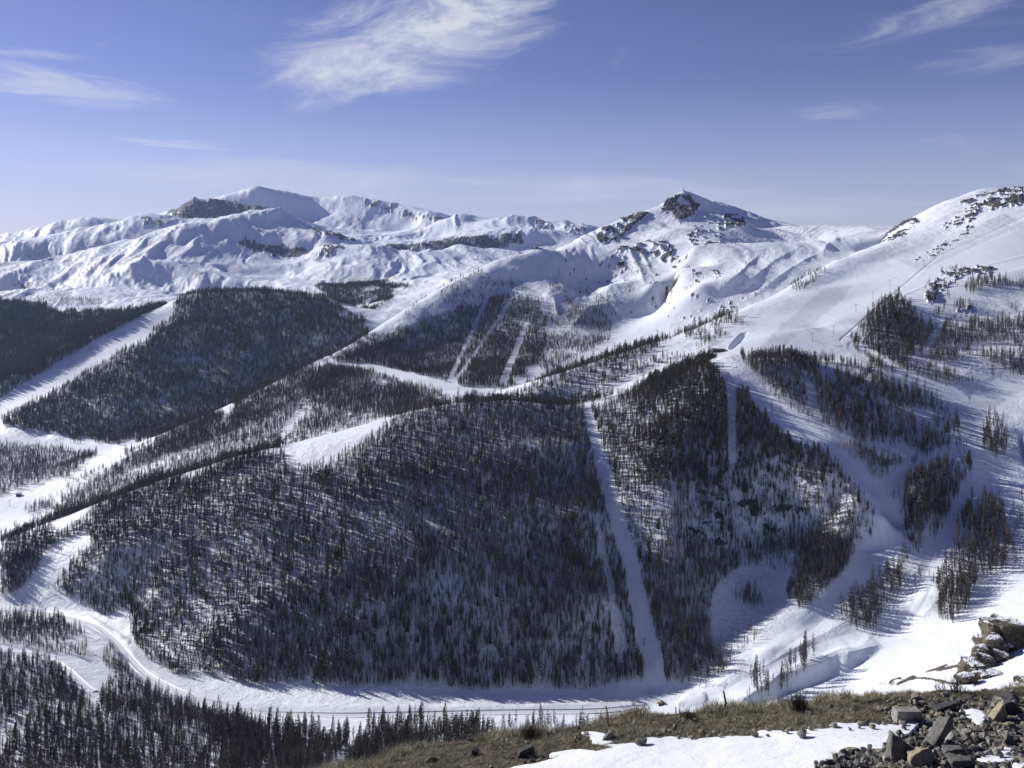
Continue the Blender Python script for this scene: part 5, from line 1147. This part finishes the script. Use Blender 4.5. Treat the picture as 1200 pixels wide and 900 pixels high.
for u,v,hp,lb in [(72,650,9,'pole on the sunlit strip left of the big hill'),(33,654,6,'pole on the strip near the left edge'),(11,594,7,'pole on the flat snow of the left valley')]:
    p=find(u,v,1150,2000); h=hp/F*p.y; pylon(p,h,lb,1.5,cat='pole',name='lift_pole')
# lattice mast by the road
def lattice(p,h,w,label,name,cat,mat=MDK):
    e=empty(name,p); props(e,label,cat); b=MB()
    for sx in(-1,1):
        for sy in(-1,1): b.rod((sx*w,sy*w,-1),(sx*w*.15,sy*w*.15,h),.14,.08,4)
    b.build('leg_frame',mat,e); c=MB(); n=6
    for i in range(n):
        z0,z1=h*i/n,h*(i+1)/n; w0,w1=w*(1-.85*i/n),w*(1-.85*(i+1)/n)
        for a,bq in (((-w0,-w0,z0),(w1,-w1,z1)),((w0,-w0,z0),(-w1,-w1,z1)),((-w0,w0,z0),(-w1,-w1,z1)),((w0,w0,z0),(w1,-w1,z1))): c.rod(a,bq,.07,n=3)
    c.build('lattice',mat,e); d=MB(); d.box((0,0,h*.8),(w*2.2,.25,.25)); d.box((0,0,h*.62),(w*2.8,.25,.25)); d.build('crossarm',mat,e); return e
p=find(256,838,850,1000); lattice(p,17,1.5,'tall lattice power pylon beside the valley road at lower left','power_pylon','pylon')
# summit mast and the station with its mast on the domed knob
def zsum(u,y0,y1):
    yy=ys[(ys>y0)&(ys<y1)]; vv=V0-zat(np.full(len(yy),float(u)),yy)/yy*F; k=int(np.argmin(vv)); y=yy[k]; return Vector(((u-CX)/F*y,y,float(zat(u,y))))
p=zsum(801,3300,3700); e=empty('summit_mast',p); props(e,'thin radio mast on the top of the rocky peak','mast'); b=MB(); b.rod((0,0,-3),(0,0,20),1.1,.6); b.build('pole',MDK,e); b=MB(); b.box((0,0,13),(5,1,1.2)); b.box((2,0,2),(6,4,4)); b.build('antenna',MDK,e)
p=zsum(629,2850,3150); e=empty('summit_station',p); props(e,'small lift station hut on top of the domed snowy knob','building')
b=MB(); b.box((-1,0,6),(13,11,12)); b.build('wall',MWH,e); b=MB(); b.box((-1,0,12.6),(15,13,1.2),top=.9); b.build('roof',MDK,e); b=MB(); b.box((6,-1,2.5),(26,9,4)); b.box((-12,-1,1.5),(9,8,3)); b.build('platform',MRF,e); b=MB(); b.box((-1,-5.7,6),(7,.5,4)); b.build('window',MGL,e)
q=p+Vector((18,0,0)); e=empty('radio_mast',q); props(e,'tall radio mast beside the hut on the domed knob','mast'); b=MB(); b.rod((0,0,-2),(0,0,40),1.0,.45); b.build('pole',MGY,e); b=MB()
for z in(14,22,30): b.box((0,0,z),(3.2,1.6,3))
b.build('antenna',MGY,e)
def chalet(u,v,y0,y1,w,d,h,rh,label,rz=0,wall=MWL,roof=MRF,snow=True,name='chalet'):
    p=find(u,v,y0,y1); e=empty(name,p,rz); props(e,label,'building'); b=MB(); b.box((0,0,h/2-.5),(w,d,h+1)); b.build('wall',wall,e)
    b=MB(); x,o_=w/2+.8,d/2+.8
    b.add([(-x,-o_,h),(x,-o_,h),(x,o_,h),(-x,o_,h),(-x,0,h+rh),(x,0,h+rh)],[(0,1,5,4),(2,3,4,5),(0,4,3),(1,2,5),(0,3,2,1)]); r_=b.build('roof',roof,e)
    n=max(2,int(w/4))
    for i in range(n):
        b=MB(); b.box((-w/2+(i+.5)*w/n,-d/2-.05,h*.5),(w/n*.45,.2,h*.35)); b.build('window',MGL,e)
    if snow: 
        b=MB(); b.add([(-x,-o_,h+.25),(x,-o_,h+.25),(x,o_,h+.25),(-x,o_,h+.25),(-x,0,h+rh+.4),(x,0,h+rh+.4)],[(0,1,5,4),(2,3,4,5),(0,4,3),(1,2,5),(0,3,2,1)]); b.build('roof_snow',MSN,e)
    return e

chalet(550,467,1550,2100,15,9,5,2.5,'left one of two dark buildings on the snow behind the wooded hill')
chalet(586,468,1500,2100,24,10,5,3,'long dark building at the foot of the shaded forest, behind the hill')
chalet(69,616,1450,1900,28,10,6,4,'long dark building on the flat snow at the left edge of the valley',.15,snow=False)
chalet(36,617,1450,1900,26,5,3,1.5,'low dark shed left of the long building, left valley',.05)
chalet(22,582,1500,2100,9,6,4,2,'small hut on the snow of the left valley',.1)
chalet(842,411,1300,1480,19,9,3,1.5,'flat roofed lift station at the foot of the open slope',-.2,snow=False,name='lift_station')
chalet(931,416,1300,1500,10,7,5,3,'little brown hut at the lower edge of the open slope',.3)
chalet(923,414,1300,1500,7,5,3.5,2.5,'snow capped shed just left of the little brown hut',.1,wall=MDK)
chalet(806,420,1250,1480,12,3,2,1,'low dark snow fence shelter below the lift station',.3,snow=False,name='shelter')
def groomer(u,v,label,s=1):
    p=find(u,v,820,900); e=empty('snow_groomer',p,.3); e.scale=(s,s,s); props(e,label,'snow groomer')
    for sy in(-1,1):
        b=MB(); b.prism([(-2.6,.1),(2.4,.1),(3,.7),(2.6,1.1),(-2.6,1.1),(-3,.6)],sy*1.6-.5,sy*1.6+.5); b.build('track',MDK,e)
    mt,_,bb=newmat('tan_paint',.5,.4); bb.inputs['Base Color'].default_value=(.30,.24,.14,1)
    b=MB(); b.box((-.6,0,1.6),(4.2,2.4,1.1)); b.build('body',mt,e)
    b=MB(); b.box((.9,0,2.7),(1.9,2.1,1.4),top=.85); b.build('cab',mt,e); b=MB(); b.box((1.0,0,2.75),(1.95,1.9,.8)); b.build('window',MGL,e)
    b=MB(); b.box((3.6,0,.9),(.3,4.2,1.3)); b.rod((2.4,-.8,.9),(3.5,-.8,.9),.12); b.rod((2.4,.8,.9),(3.5,.8,.9),.12); b.build('blade',MDK,e); return e
groomer(774,826,'tan machine parked at the foot of the forest clearing',1.15)
# ------------------------------------------------------------------ skiers on the shaded track
def skier(u,v,label,c1,rz):
    p=find(u,v,820,1100)
    sk=[(0,0,.92),(0,.02,1.2),(0,.12,1.42),(0,.16,1.55),(0,.18,1.72),(.1,.0,.88),(.14,.16,.5),(.14,.0,.08),(.14,.16,.04),(-.1,0,.88),(-.14,.16,.5),(-.14,0,.08),(-.14,.16,.04),(.2,.1,1.38),(.32,.14,1.12),(.30,.38,1.02),(-.2,.1,1.38),(-.32,.14,1.12),(-.30,.38,1.02)]
    ed=[(0,1),(1,2),(2,3),(3,4),(0,5),(5,6),(6,7),(7,8),(0,9),(9,10),(10,11),(11,12),(2,13),(13,14),(14,15),(2,16),(16,17),(17,18)]
    rad=[.15,.15,.16,.07,.12,.11,.08,.055,.05,.11,.08,.055,.05,.08,.055,.045,.08,.055,.045]
    me=bpy.data.meshes.new('person'); me.from_pydata(sk,ed,[]); o=link(bpy.data.objects.new('person',me)); o.modifiers.new('s','SKIN')
    for i,r in enumerate(rad): me.skin_vertices[0].data[i].radius=(r,r)
    me.skin_vertices[0].data[0].use_root=True
    sb=o.modifiers.new('b','SUBSURF'); sb.levels=sb.render_levels=1
    m,_,b_=newmat('ski_clothes',.8,.2); b_.inputs['Base Color'].default_value=(*c1,1); me.materials.append(m); o.location=p; o.rotation_euler=(0,0,rz); props(o,label,'person')
    b=MB()
    for s in(-1,1): b.box((s*.14,.15,.02),(.09,1.7,.03))
    q=b.build('skis',MDK,o); b=MB()
    for s in(-1,1): b.rod((s*.31,.40,1.1),(s*.36,.1,.02),.012,n=4)
    b.build('ski_poles',MDK,o)
skier(483,817,'skier in dark clothes, higher one of two on the shaded track',(.03,.03,.04),1.4)
skier(497,830,'skier in a dark red jacket, lower one of two on the shaded track',(.12,.02,.02),1.5)
# ------------------------------------------------------------------ air
def haze(density):
    b=MB(); b.box((0,4900,150),(26000,10400,1900)); me=b.build('haze',None); me['kind']='stuff'; props(me,'thin blue winter haze over the valleys','haze')
    m=bpy.data.materials.new('haze_air'); m.use_nodes=True; t=m.node_tree; t.nodes.clear(); v=t.nodes.new('ShaderNodeVolumePrincipled'); v.inputs['Color'].default_value=(.48,.62,1,1); v.inputs['Density'].default_value=density; v.inputs['Anisotropy'].default_value=.3
    o=t.nodes.new('ShaderNodeOutputMaterial'); t.links.new(v.outputs[0],o.inputs['Volume']); me.data.materials.append(m)
haze(1.35e-5)
print('done',round(time.time()-T0,1), 'tris',sum(len(o.data.polygons)*2 for o in SC.objects if o.type=='MESH' and len(o.data.polygons)>20000))
